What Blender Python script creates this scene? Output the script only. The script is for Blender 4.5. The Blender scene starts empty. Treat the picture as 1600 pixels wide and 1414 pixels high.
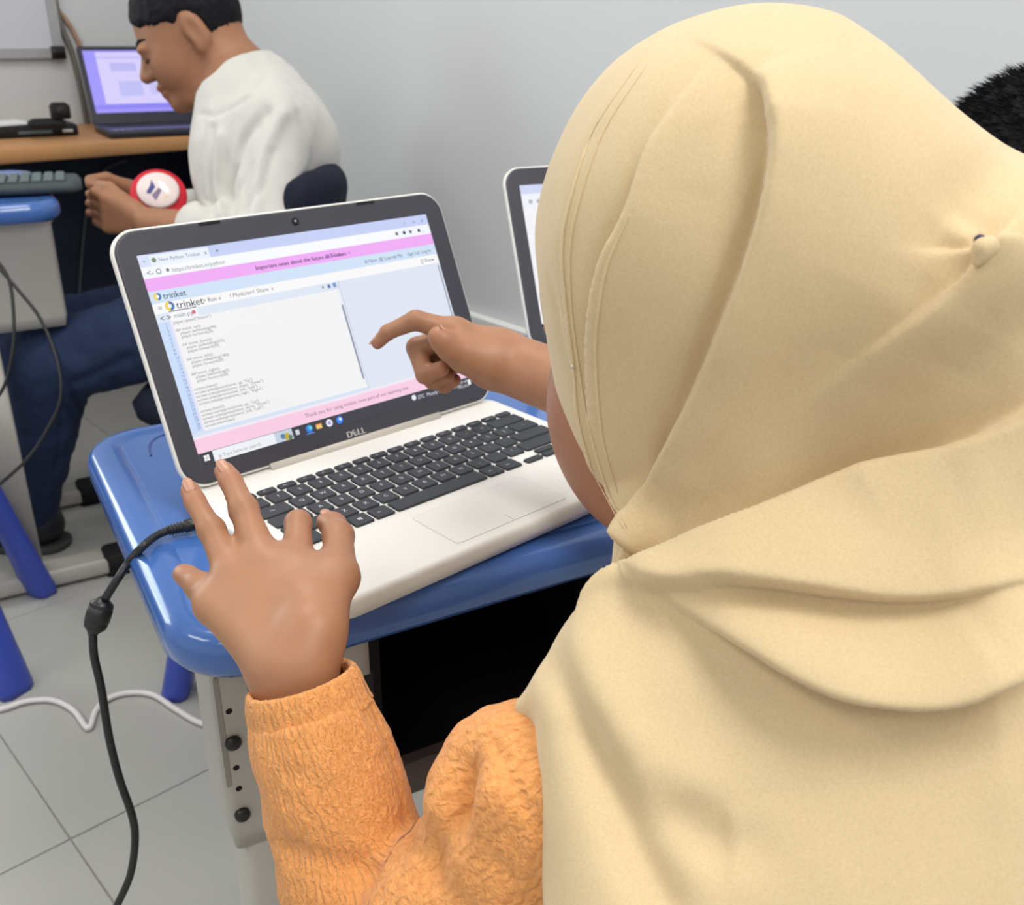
import bpy, bmesh, math, random
import numpy as np
from mathutils import Vector, Matrix
random.seed(7)
scene = bpy.context.scene
COL = scene.collection

# ---------------------------------------------------------------- camera
FPX = 1540.656
ZK = 0.66                                   # height of the keyboard plane above the floor
RC = np.array([[0.73248422, -0.68070535, 0.01034825],
               [0, 0, 0],
               [0.62702834, 0.66864814, -0.39968128]])
RC[1] = np.cross(RC[2], RC[0])
CAM = np.array([-0.35028597, -0.58429903, 0.33807646 + ZK])
cd = bpy.data.cameras.new('camera'); cam = bpy.data.objects.new('camera', cd); COL.objects.link(cam)
cd.sensor_fit = 'HORIZONTAL'; cd.sensor_width = 36.0; cd.lens = FPX / 1600 * 36.0
cd.clip_start = 0.02; cd.clip_end = 60
cam.matrix_world = Matrix(((RC[0][0], -RC[1][0], -RC[2][0], CAM[0]), (RC[0][1], -RC[1][1], -RC[2][1], CAM[1]),
                           (RC[0][2], -RC[1][2], -RC[2][2], CAM[2]), (0, 0, 0, 1)))
cd.dof.use_dof = True; cd.dof.focus_distance = 0.55; cd.dof.aperture_fstop = 16.0
scene.camera = cam

def ray(u, v): return RC.T @ np.array([(u - 800) / FPX, (v - 707) / FPX, 1.0])
def at(u, v, k): return CAM + ray(u, v) * k                          # point seen at (u, v), k metres deep
def atz(u, v, z): d = ray(u, v); return CAM + d * ((z - CAM[2]) / d[2])

# ---------------------------------------------------------------- world, lamps, exposure
w = bpy.data.worlds.new('world'); scene.world = w; w.use_nodes = True
w.node_tree.nodes['Background'].inputs[0].default_value = (0.93, 0.96, 1.0, 1)
w.node_tree.nodes['Background'].inputs[1].default_value = 0.58
def area(name, loc, sx, sy, power, color=(1, .97, .92)):
    l = bpy.data.lights.new(name, 'AREA'); l.shape = 'RECTANGLE'; l.size = sx; l.size_y = sy; l.energy = power; l.color = color
    o = bpy.data.objects.new(name, l); COL.objects.link(o); o.location = loc; return o
LAMPS = [(0.15, -1.25), (-1.75, -1.25), (0.15, 0.75), (-1.75, 0.75), (-.2, -3.0)]
LAMP_POWER = [18.5, 6, 9, 8, 5]
wl = area('added_window_light', (-.75, 2.405, 1.42), 1.05, .85, 7.0, (.90, 1, .96)); wl.rotation_euler = (math.radians(-90), 0, 0)  # light of the added, unseen window, makes the bright strip along the desk
for (lx, ly), pw in zip(LAMPS, LAMP_POWER): area('ceiling_lamp_light', (lx, ly, 2.585), 0.55, 1.15, pw)
vs = scene.view_settings
vs.view_transform = 'Standard'; vs.look = 'None'; vs.gamma = 1.0; vs.exposure = 0.42; vs.use_curve_mapping = False

# ---------------------------------------------------------------- helpers
def s2l(c):
    return tuple((x / 12.92 if x <= .04045 else ((x + .055) / 1.055) ** 2.4) for x in c)
def rgb(r, g, b): return s2l((r / 255, g / 255, b / 255))
def mat(name, col, rough=.5, spec=.5, metal=0., noise=None, bump=None, emit=None, coat=0., sub=0., sheen=0., coords='Object', trans=0.):
    """noise=(scale, amount, detail) colour mottling; bump=(scale, strength, distance)"""
    m = bpy.data.materials.new(name); m.use_nodes = True
    nt = m.node_tree; b = nt.nodes['Principled BSDF']
    b.inputs['Base Color'].default_value = (*col, 1); b.inputs['Roughness'].default_value = rough
    b.inputs['Specular IOR Level'].default_value = spec; b.inputs['Metallic'].default_value = metal
    b.inputs['Coat Weight'].default_value = coat; b.inputs['Sheen Weight'].default_value = sheen
    if sub:
        b.inputs['Subsurface Weight'].default_value = sub; b.inputs['Subsurface Radius'].default_value = (1, .4, .22)
        b.inputs['Subsurface Scale'].default_value = .006
    if trans: b.inputs['Transmission Weight'].default_value = trans
    if emit:
        b.inputs['Emission Color'].default_value = (*emit[0], 1); b.inputs['Emission Strength'].default_value = emit[1]
    tc = nt.nodes.new('ShaderNodeTexCoord')
    if noise:
        n = nt.nodes.new('ShaderNodeTexNoise'); n.inputs['Scale'].default_value = noise[0]; n.inputs['Detail'].default_value = noise[2] if len(noise) > 2 else 4
        nt.links.new(tc.outputs[coords], n.inputs['Vector'])
        mx = nt.nodes.new('ShaderNodeMix'); mx.data_type = 'RGBA'
        a = noise[1]
        mx.inputs[6].default_value = (*[c * (1 - a) for c in col], 1); mx.inputs[7].default_value = (*[min(1, c * (1 + a)) for c in col], 1)
        nt.links.new(n.outputs['Fac'], mx.inputs[0]); nt.links.new(mx.outputs[2], b.inputs['Base Color'])
    if bump:
        n = nt.nodes.new('ShaderNodeTexNoise'); n.inputs['Scale'].default_value = bump[0]; n.inputs['Detail'].default_value = 3
        nt.links.new(tc.outputs[coords], n.inputs['Vector'])
        bp = nt.nodes.new('ShaderNodeBump'); bp.inputs['Strength'].default_value = bump[1]; bp.inputs['Distance'].default_value = bump[2]
        nt.links.new(n.outputs['Fac'], bp.inputs['Height']); nt.links.new(bp.outputs[0], b.inputs['Normal'])
    return m
def emis(name, col, s=1.0):
    m = bpy.data.materials.new(name); m.use_nodes = True; nt = m.node_tree
    b = nt.nodes['Principled BSDF']; b.inputs['Base Color'].default_value = (0.01, .01, .012, 1); b.inputs['Roughness'].default_value = .35
    b.inputs['Emission Color'].default_value = (*col, 1); b.inputs['Emission Strength'].default_value = s
    return m

class MB:
    """collects shapes into one mesh"""
    def __init__(s): s.v = []; s.f = []; s.m = []; s.sm = []
    def add(s, vs, fs, mi=0, smooth=False):
        o = len(s.v); s.v += [tuple(map(float, p)) for p in vs]
        for f in fs: s.f.append([i + o for i in f]); s.m.append(mi); s.sm.append(smooth)
        return s
    def loops(s, rings, mi=0, smooth=True, cap0=True, cap1=True, closed=True):
        n = len(rings[0]); vs = [p for r in rings for p in r]; fs = []
        for i in range(len(rings) - 1):
            for j in range(n if closed else n - 1):
                a = i * n + j; b = i * n + (j + 1) % n
                fs.append([a, b, b + n, a + n])
        s.add(vs, fs, mi, smooth)
        o = len(s.v) - len(vs)
        if cap0: s.f.append([o + j for j in range(n)][::-1]); s.m.append(mi); s.sm.append(False)
        if cap1: s.f.append([o + (len(rings) - 1) * n + j for j in range(n)]); s.m.append(mi); s.sm.append(False)
        return s
    def box(s, x0, x1, y0, y1, z0, z1, mi=0):
        vs = [(x, y, z) for z in (z0, z1) for y in (y0, y1) for x in (x0, x1)]
        return s.add(vs, [[0, 2, 3, 1], [4, 5, 7, 6], [0, 1, 5, 4], [2, 6, 7, 3], [0, 4, 6, 2], [1, 3, 7, 5]], mi)
    def slab(s, x0, x1, y0, y1, r, prof, mi=0, seg=6, smooth=True):
        """rounded rectangle stacked through prof = [(inset, z), ...]"""
        rings = []
        for ins, z in prof:
            rings.append([(x, y, z) for x, y in rrect(x0 + ins, x1 - ins, y0 + ins, y1 - ins, max(r - ins, .0002), seg)])
        return s.loops(rings, mi, smooth)
    def tube(s, pts, r, seg=10, mi=0, samples=0, cap=True):
        P = spline(pts, samples) if samples else np.array(pts, float)
        n = len(P); rad = np.interp(np.linspace(0, 1, n), np.linspace(0, 1, len(r)), r) if hasattr(r, '__len__') else np.full(n, r)
        T = np.gradient(P, axis=0); T /= np.linalg.norm(T, axis=1)[:, None] + 1e-12
        up = np.array([0, 0, 1.]) if abs(T[0][2]) < .9 else np.array([1., 0, 0])
        N = np.cross(T[0], up); N /= np.linalg.norm(N); rings = []
        for i in range(n):
            N = N - T[i] * (N @ T[i]); N /= np.linalg.norm(N); B = np.cross(T[i], N)
            rings.append([tuple(P[i] + rad[i] * (math.cos(a) * N + math.sin(a) * B)) for a in np.linspace(0, 2 * math.pi, seg, endpoint=False)])
        return s.loops(rings, mi, True, cap, cap)
    def lathe(s, prof, c=(0, 0, 0), seg=24, mi=0, M=None):
        rings = []
        for r, z in prof:
            ring = []
            for a in np.linspace(0, 2 * math.pi, seg, endpoint=False):
                p = Vector((r * math.cos(a), r * math.sin(a), z))
                if M is not None: p = M @ p
                ring.append((p[0] + c[0], p[1] + c[1], p[2] + c[2]))
            rings.append(ring)
        return s.loops(rings, mi, True)
    def mesh(s, name, mats):
        me = bpy.data.meshes.new(name); me.from_pydata(s.v, [], s.f); me.update()
        for m in (mats if isinstance(mats, (list, tuple)) else [mats]): me.materials.append(m)
        me.polygons.foreach_set('material_index', s.m); me.polygons.foreach_set('use_smooth', s.sm)
        bm = bmesh.new(); bm.from_mesh(me); bmesh.ops.recalc_face_normals(bm, faces=bm.faces); bm.to_mesh(me); bm.free()
        return me
    def build(s, name, mats, parent=None, **kw):
        return link(name, s.mesh(name, mats), parent, **kw)
def link(name, me, parent=None, loc=None, rz=None, mw=None):
    o = bpy.data.objects.new(name, me); COL.objects.link(o)
    if parent is not None: o.parent = parent
    if loc is not None: o.location = loc
    if rz is not None: o.rotation_euler = (0, 0, rz)
    if mw is not None: o.matrix_local = mw
    return o
def rrect(x0, x1, y0, y1, r, seg=6):
    out = []
    for cx, cy, a0 in ((x1 - r, y1 - r, 0), (x0 + r, y1 - r, 90), (x0 + r, y0 + r, 180), (x1 - r, y0 + r, 270)):
        for i in range(seg + 1):
            a = math.radians(a0 + 90 * i / seg); out.append((cx + r * math.cos(a), cy + r * math.sin(a)))
    return out
def spline(pts, n):
    P = np.array(pts, float)
    if len(P) == 2: return np.array([P[0] + (P[1] - P[0]) * t for t in np.linspace(0, 1, n)])
    Q = np.vstack([2 * P[0] - P[1], P, 2 * P[-1] - P[-2]]); out = []
    for t in np.linspace(0, len(P) - 1 - 1e-9, n):
        i = int(t); f = t - i; a, b, c, d = Q[i:i + 4]
        out.append(.5 * (2 * b + (c - a) * f + (2 * a - 5 * b + 4 * c - d) * f * f + (3 * b - a - 3 * c + d) * f ** 3))
    return np.array(out)
def thing(name, label, cat, loc=(0, 0, 0), rz=0, group=None):
    o = bpy.data.objects.new(name, None); COL.objects.link(o); o.location = loc; o.rotation_euler = (0, 0, rz)
    o.empty_display_size = .05
    return tag(o, label, cat, group)
def tag(o, label, cat, group=None):
    o['label'] = label; o['category'] = cat
    if group: o['group'] = group
    return o
def struct(o): o['kind'] = 'structure'; return o
def text_mesh(s, size, align='LEFT', shear=0., space=1.):
    cu = bpy.data.curves.new('txt', 'FONT'); cu.body = s; cu.size = size; cu.align_x = align; cu.shear = shear; cu.space_character = space
    cu.resolution_u = 2
    o = bpy.data.objects.new('txt', cu); COL.objects.link(o)
    me = bpy.data.meshes.new_from_object(o)
    vs = [tuple(v.co) for v in me.vertices]; fs = [list(p.vertices) for p in me.polygons]
    bpy.data.objects.remove(o); bpy.data.curves.remove(cu); bpy.data.meshes.remove(me)
    return vs, fs

# ---------------------------------------------------------------- materials
M_wall = mat('wall_paint', rgb(208, 210, 212), .75, .3, noise=(3, .03), bump=(180, .06, .001))
M_ceil = mat('ceiling_paint', rgb(228, 228, 224), .9, .2, noise=(2, .02))
M_tile = mat('floor_tile', rgb(172, 171, 166), .34, .5, noise=(3.5, .10, 8))
M_grout = mat('tile_grout', rgb(150, 148, 142), .8, .2, noise=(30, .1))
M_blue = mat('blue_plastic', rgb(66, 104, 172), .16, .5, noise=(14, .05), bump=(60, .02, .0006), coat=.25)
M_bluedk = mat('blue_groove', rgb(40, 70, 140), .3, .5, noise=(14, .05))
M_stool = mat('stool_plastic', rgb(58, 78, 176), .35, .5, noise=(10, .05))
M_steel = mat('grey_painted_steel', rgb(172, 168, 160), .45, .5, noise=(12, .04))
M_hole = mat('dark_hole', rgb(28, 26, 26), .8, .2, noise=(20, .1))
M_bolt = mat('black_bolt', rgb(48, 46, 46), .35, .5, metal=.6, noise=(60, .1))
M_tray = mat('black_tray_plastic', rgb(20, 17, 18), .7, .15, noise=(10, .12))
M_white = mat('white_laptop_plastic', rgb(226, 224, 220), .42, .5, noise=(20, .02))
M_hinge = mat('hinge_plastic', rgb(196, 190, 180), .4, .5, noise=(25, .04))
M_bezel = mat('dark_bezel', rgb(58, 58, 68), .42, .45, noise=(40, .04))
M_rubber = mat('black_rubber', rgb(26, 26, 28), .7, .3, noise=(60, .1))
M_key = mat('key_cap', rgb(42, 46, 52), .45, .45, noise=(50, .05))
M_legend = mat('key_legend', rgb(205, 208, 210), .6, .3, noise=(80, .02))
M_pad = mat('touchpad', rgb(223, 221, 217), .40, .5, noise=(20, .02))
M_padline = mat('touchpad_outline', rgb(192, 190, 186), .5, .3, noise=(30, .03))
M_cable = mat('black_cable', rgb(24, 25, 27), .38, .5, noise=(50, .1))
M_wcable = mat('white_cable', rgb(222, 216, 214), .5, .4, noise=(20, .04))
M_logo = mat('silver_logo', rgb(200, 198, 196), .3, .5, metal=.5, noise=(40, .03))
# ================================================================ the room
XW, YW, ZC = 1.0, 2.42, 2.62
m = MB(); m.box(-4.2, XW + .1, -4.2, YW + .1, -.08, -.0025)
floor = struct(m.build('floor', M_grout))
T = .6; tile = MB(); tile.slab(-T / 2 + .0011, T / 2 - .0011, -T / 2 + .0011, T / 2 - .0011, .002, [(0, -.0024), (0, -.0006), (.0006, 0)], seg=1, smooth=False)
tme = tile.mesh('tile', M_tile)
X0, Y0 = -.095, .535
for i in range(-6, 3):
    for j in range(-7, 5):
        cx = X0 + (i + .5) * T; cy = Y0 + (j + .5) * T
        if cx - T / 2 > XW or cy - T / 2 > YW: continue
        link('tile', tme, floor, loc=(cx, cy, 0))
m = MB(); m.box(-4.2, XW + .1, YW, YW + .1, -.01, ZC); struct(m.build('wall_back', M_wall))
m = MB(); m.box(XW, XW + .1, -4.2, YW, -.01, ZC); struct(m.build('wall_right', M_wall))
m = MB(); m.box(-4.2, XW + .1, -4.2, YW + .1, ZC, ZC + .08); struct(m.build('ceiling', M_ceil))
M_diff = emis('lamp_diffuser', (1, .98, .94), 2.5)
M_frame = mat('lamp_frame', rgb(235, 235, 235), .5, noise=(8, .02))
where = ['nearest the right wall above the girl', 'over the far left side', 'in front of the boy corner', 'beyond the left desk', 'at the very back of the room']
for (lx, ly), wh in zip(LAMPS, where):
    t = thing('ceiling_lamp', 'white rectangular ceiling lamp ' + wh, 'lamp', (lx, ly, ZC), group='ceiling lamps')
    m = MB(); m.slab(-.33, .33, -.63, .63, .01, [(0, 0), (0, -.03), (.01, -.032)], smooth=False); m.build('lamp_frame', M_frame, t)
    m = MB(); m.slab(-.29, .29, -.59, .59, .01, [(0, -.0325), (0, -.034)], smooth=False); m.build('diffuser', M_diff, t)

# window added in the back wall, out of view, for the desk-edge streak
M_glow_pane = emis('added_glow_pane', (.90, 1, .96), 2.6); M_wframe = mat('added_frame_paint', rgb(225, 225, 225), .5, noise=(8, .02))
win = struct(bpy.data.objects.new('added_window', None)); COL.objects.link(win); win.location = (-.75, YW, 1.42)
for x0_, x1_, z0_, z1_ in ((-.58, .58, -.48, -.43), (-.58, .58, .43, .48), (-.58, -.53, -.43, .43), (.53, .58, -.43, .43), (-.02, .02, -.43, .43)):
    m = MB(); m.box(x0_, x1_, -.03, -.001, z0_, z1_); m.build('added_window_frame', M_wframe, win)
for x0_, x1_ in ((-.53, -.02), (.02, .53)):
    m = MB(); m.box(x0_, x1_, -.012, -.004, -.43, .43); m.build('added_window_pane', M_glow_pane, win)

# ================================================================ school desks
def school_desk(label, loc, rz, H=.64, W=.60, D=.41, tray=True, wide=False):
    t = thing('school_desk', label, 'desk', (loc[0], loc[1], 0), rz, 'blue school desks')
    # top: rounded slab with a soft lip, a raised border and the recessed field inside it
    m = MB(); th = .034
    m.slab(0, W, 0, D, .055, [(.016, H - th), (.005, H - th + .003), (0, H - th + .010), (0, H - .012), (.0025, H - .005), (.007, H - .0012), (.013, H), (.0285, H), (.0300, H - .0012), (.0315, H - .0012), (.0325, H - .0003)], seg=10)
    top = m.build('tabletop', M_blue, t)
    # pencil groove along the far edge
    m = MB(); g = []
    for a in np.linspace(0, 1, 14): g.append((.05 + .02 * (1 - math.cos(a * math.pi / 2)) * 1.2, D - .085 + .045 * math.sin(a * math.pi / 2), H - .0010))
    g += [(.08 + .08 * i, D - .038, H - .0010) for i in range(1, 5)]
    g += [(W - q[0], q[1], q[2]) for q in g[:14][::-1]]
    m.tube(g, .0017, seg=6); m.build('pencil_groove', M_bluedk, top)
    # two leg panels
    for sx in (0, 1):
        xa = .026 if sx == 0 else W - .026 - .050
        pan = MB(); x0, x1 = xa, xa + .050
        lp = leg_panel(x0, x1, H - th, .19 if wide else .112, .505 if wide else .426); o = lp.build('leg_panel', M_steel, t)
        for k, (hy, hz) in enumerate([] if wide else [(.085, .555), (.085, .505), (.085, .486)]):
            h = MB(); h.lathe([(.0001, 0), (.0024, 0), (.0024, .0012), (.0001, .0012)], seg=10, M=Matrix.Rotation(math.radians(-90), 4, 'X')); h.build('adjustment_hole', M_hole, o, loc=(x0 + .010, .0478, hz))
        for hz in () if wide else (.528, .462):
            h = MB(); h.lathe([(.0001, -.001), (.0058, -.001), (.0058, .003), (.004, .005), (.0001, .005)], seg=14, M=Matrix.Rotation(math.radians(90), 4, 'X')); h.build('bolt', M_bolt, o, loc=(x0 + .010, .0486, hz))
        for gx in () if wide else (x0 + .0035, x0 + .026):
            h = MB(); h.slab(-.0018, .0018, 0, .095, .0017, [(0, -.0004), (0, .0006)], seg=4); h.build('pressed_groove', mats_groove, o, mw=Matrix.Translation((gx, .0484, .490)) @ Matrix.Rotation(math.radians(90), 4, 'X'))
        q = MB(); q.slab(x0 + .010, x1 - .008, .135 if wide else .053, .185 if wide else .105, .006, [(0, .03), (0, .52 if wide else .48)], seg=4); q.build('lower_leg', M_steel, t)
        q = MB(); q.slab(x0 - .002, x1 + .002, .0 if wide else .04, D - (.01 if wide else .15), .012, [(.002, .008), (0, .012), (0, .034), (.004, .04)], seg=4); q.build('foot_bar', M_steel, t)
        bk = MB(); ba = (x1, x1 + .066) if sx == 0 else (x0 - .066, x0)
        bk.box(ba[0], ba[1], .05, .30, H - th - .058, H - th); bk.build('tray_bracket', M_steel, t)
        for ya in (-.02 if wide else .03, D - (.05 if wide else .18)):
            q = MB(); q.slab(x0 - .005, x1 + .005, ya, ya + .05, .012, [(0, 0), (0, .042), (.004, .046)], seg=4); q.build('foot_cap', M_rubber, t)
    if tray:
        q = MB(); xa, xb = .1425, W - .1425; z1 = H - th; z0 = z1 - .152
        q.box(xa, xb, .045, D - .05, z0, z0 + .008); q.box(xa, xa + .006, .045, D - .05, z0 + .008, z1); q.box(xb - .006, xb, .045, D - .05, z0 + .008, z1); q.box(xa + .006, xb - .006, D - .056, D - .05, z0 + .008, z1)
        q.build('book_tray', M_tray, t)
        q = MB(); q.slab(xa, xb, .028, .0448, .006, [(.002, z0 - .016), (0, z0 - .012), (0, z0 + .010), (.003, z0 + .014)], seg=3); q.build('tray_lip', M_lip, t)
        q = MB(); q.slab(.065, W - .065, .068, .090, .008, [(0, .20), (0, .26)], seg=3); q.build('cross_bar', M_steel, t)
    return t
mats_groove = mat('pressed_groove', rgb(140, 136, 130), .5, noise=(20, .04))
def leg_panel(x0, x1, ztop, yb, zb):
    m = MB(); m.slab(x0, x1, .048 if yb < .15 else .02, yb, .008, [(.004, zb), (0, zb + .02), (0, ztop - .004), (-.004, ztop)], seg=4)
    return m
M_lip = mat('brown_tray_lip', rgb(74, 62, 56), .5, .4, noise=(14, .1))
DESK_RZ = math.radians(-13)
school_desk('blue topped school desk carrying the white open laptop the girl points at', (-.157, -.082), DESK_RZ, W=.505)
# ================================================================ laptops
def quad(m, x0, x1, y0, y1, z, mi): m.add([(x0, y0, z), (x1, y0, z), (x1, y1, z), (x0, y1, z)], [[0, 1, 2, 3]], mi)
KEYROWS = [  # (row y, height, [(left, right, legend)...]) in key units, A key at 0
    (2.80, .55, [(-2.25 + i * .9375, -2.25 + (i + 1) * .9375, s) for i, s in enumerate(['Esc', 'F1', 'F2', 'F3', 'F4', 'F5', 'F6', 'F7', 'F8', 'F9', 'F10', 'F11', 'F12', 'Ins', 'Del', ''])]),
    (2, 1, [(-2.25 + i, -1.25 + i, s) for i, s in enumerate('`1234567890-=')] + [(10.75, 12.75, '')]),
    (1, 1, [(-2.25, -.75, 'Tab')] + [(-.75 + i, .25 + i, s) for i, s in enumerate('QWERTYUIOP[]')] + [(11.25, 12.75, '\\')]),
    (0, 1, [(-2.25, -.5, 'Caps')] + [(-.5 + i, .5 + i, s) for i, s in enumerate("ASDFGHJKL;'")] + [(10.5, 12.75, '')]),
    (-1, 1, [(-2.25, 0, 'Shift')] + [(i, 1 + i, s) for i, s in enumerate('ZXCVBNM,./')] + [(10, 12.75, '')]),
    (-2, 1, [(-2.25, -1.15, 'Ctrl'), (-1.15, .05, 'Fn'), (.05, 1.05, '#'), (1.05, 2.05, 'Alt'), (2.05, 6.9, ''), (6.9, 7.9, 'Alt'), (7.9, 8.95, 'Ctrl')]),
    (-2.28, .45, [(9.1, 10.2, ''), (10.2, 11.4, ''), (11.4, 12.6, '')]), (-1.79, .45, [(10.2, 11.4, '')]),
]
PX, PY = .019, .0183
def laptop(label, screen_fn, loc=(0, 0, ZK), rz=0, keys=True, theta=65.97, detail=True):
    t = thing('laptop', label, 'laptop', loc, rz, 'white laptops on the blue desks')
    x0, x1, y0, y1 = -.066, .256, -.123, .101
    m = MB(); m.slab(x0, x1, y0, y1, .016, [(.010, -.0195), (.003, -.0165), (0, -.010), (0, -.004), (.0012, -.0012), (.0035, -.0002)], seg=8)
    base = m.build('base', M_white, t)
    # touchpad, outlined
    m = MB(); m.slab(.041, .152, -.112, -.058, .003, [(0, -.00015), (0, .00005)], seg=3, smooth=False); tp = m.build('touchpad_outline', M_padline, base)
    m = MB(); m.slab(.0414, .1516, -.1116, -.0584, .003, [(0, -.0001), (0, .00012)], seg=3, smooth=False); m.build('touchpad', M_pad, base)
    m = MB(); m.box(.0963, .0969, -.1115, -.100, .0001, .0002); m.build('touchpad_divider', M_padline, base)
    # hinge bar
    m = MB(); m.tube([(.008, .0925, -.0015), (.186, .0925, -.0015)], .0085, seg=16); m.build('hinge', M_hinge, base)
    if keys:
        cache = {}; leg = MB()
        for ry, hh, ks in KEYROWS:
            for a, b, s in ks:
                wd = (b - a) * PX - .0026; dp = hh * PY - .0026 if hh > .5 else hh * PY - .0012
                key = (round(wd, 5), round(dp, 5))
                if key not in cache:
                    k = MB(); k.slab(-wd / 2, wd / 2, -dp / 2, dp / 2, .0016, [(0, -.001), (0, .0011), (.0005, .0017)], seg=3); cache[key] = k.mesh('key', M_key)
                cx, cy = (a + b) / 2 * PX, ry * PY
                link('key', cache[key], base, loc=(cx, cy, 0))
                if s and detail:
                    if s == '#':
                        for qx in (-.0017, .0002):
                            for qy in (-.0017, .0002): quad(leg, cx + qx, cx + qx + .0015, cy + qy, cy + qy + .0015, .0018, 0)
                        continue
                    sz = .0052 if len(s) == 1 else .0026
                    vs, fs = text_mesh(s, sz, 'CENTER'); leg.add([(v[0] + cx - (.0 if len(s) == 1 else .002), v[1] + cy - .0014, .0018) for v in vs], fs)
        if detail: leg.build('key_legends', M_legend, base)['kind'] = 'stuff'
    # lid: local frame x along width, y up the lid, z towards the viewer; origin at the lower screen edge centre
    th = math.radians(theta)
    S = .28126; H = .16811
    ML = Matrix(((1, 0, 0, .0931), (0, math.cos(th), -math.sin(th), .0940), (0, math.sin(th), math.cos(th), .0172), (0, 0, 0, 1)))
    lx0, lx1, ly0, ly1 = -.563 * S, .577 * S, -.098 * H, 1.126 * H
    m = MB(); m.slab(lx0, lx1, ly0, ly1, .021, [(.006, -.0095), (.001, -.0075), (0, -.005), (0, -.0012), (.0007, -.0004), (.0015, -.0004)], seg=10)
    lid = m.build('lid', M_white, t, mw=ML)
    m = MB(); bx0, bx1, by0, by1 = lx0 + .0019, lx1 - .0019, ly0 + .0019, ly1 - .0019
    m.slab(bx0, bx1, by0, by1, .0195, [(0, -.0006), (0, .0006), (.0006, .0011), (.002, .0012)], seg=10)
    m.build('bezel', M_bezel, lid)
    for ux in (.235, .775):
        m = MB(); m.slab((ux - .5) * S - .0095, (ux - .5) * S + .0095, ly1 - .0046, ly1 - .0022, .0011, [(0, .0006), (0, .0020)], seg=3); m.build('rubber_bumper', M_rubber, lid)
    m = MB(); m.lathe([(.0001, .0012), (.0035, .0012), (.0035, .0016), (.0026, .0018), (.0001, .0018)], c=(.508 * S - .5 * S, 1.058 * H, 0), seg=18); wc = m.build('webcam', M_rubber, lid)
    m = MB(); m.lathe([(.0001, .0018), (.0012, .0018), (.0001, .0021)], c=(.508 * S - .5 * S, 1.058 * H, 0), seg=10); m.build('webcam_lens', M_logo, lid)
    # maker's letters under the screen, second one tilted as on the lid
    if detail:
        lg = MB(); xx = -.0085
        for s, rot in (('D', 0), ('E', 28), ('L', 0), ('L', 0)):
            vs, fs = text_mesh(s, .0078); R = Matrix.Rotation(math.radians(rot), 2)
            xs = [v[0] for v in vs]; wdt = max(xs) - min(xs)
            out = []
            for v in vs:
                p = Vector((v[0] - min(xs) - wdt / 2, v[1] - .0028)); p = R @ p
                out.append((xx + wdt / 2 + p[0] + .0005, -.056 * H - .0028 + p[1] + .0026 , .0014))
            off = .0004
            lg.add(out, fs); lg.add([(a + off, b, c) for a, b, c in out], fs); lg.add([(a - off, b, c + .0001) for a, b, c in out], fs)
            xx += wdt + (.0012 if rot == 0 else .0018)
        lg.build('letter_logo', M_logo, lid)
    screen_fn(lid, S, H)
    return t

# ---- screen pictures: flat print on the display, u to the right, v downwards (0..1)
class Screen:
    def __init__(s, S, H): s.m = MB(); s.S = S; s.H = H; s.mats = []; s.z = .0013
    def mi(s, col):
        col = tuple(col)
        for i, (c, _) in enumerate(s.mats):
            if c == col: return i
        s.mats.append((col, emis('display_%d_%d_%d' % col, rgb(*col), SCREEN_EMIT))); return len(s.mats) - 1
    def P(s, u, v): return ((u - .5) * s.S, (1 - v) * s.H)
    def rect(s, u0, u1, v0, v1, col, lay=1):
        a, b = s.P(u0, v1); c, d = s.P(u1, v0); quad(s.m, a, c, b, d, s.z + lay * .00004, s.mi(col))
    def disc(s, u, v, r, col, lay=3, seg=14, a0=0, a1=360):
        x, y = s.P(u, v); pts = [(x + r * s.S * math.cos(math.radians(a)), y + r * s.S * math.sin(math.radians(a)), s.z + lay * .00004) for a in np.linspace(a0, a1, seg + 1)]
        s.m.add([(x, y, s.z + lay * .00004)] + pts, [[0, i + 1, i + 2] for i in range(seg)], s.mi(col))
    def text(s, u, v, size, st, col, lay=4, bold=False, align='LEFT', space=1.):
        x, y = s.P(u, v); vs, fs = text_mesh(st, size * s.H * .82, align, space=space); mi = s.mi(col)
        for dx in ((0, .00018) if bold else (0,)):
            s.m.add([(a + x + dx, b + y, s.z + lay * .00004) for a, b, _ in vs], fs, mi)
    def done(s, lid):
        return s.m.build('screen', [q for _, q in s.mats], lid)
SCREEN_EMIT = .72
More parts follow.
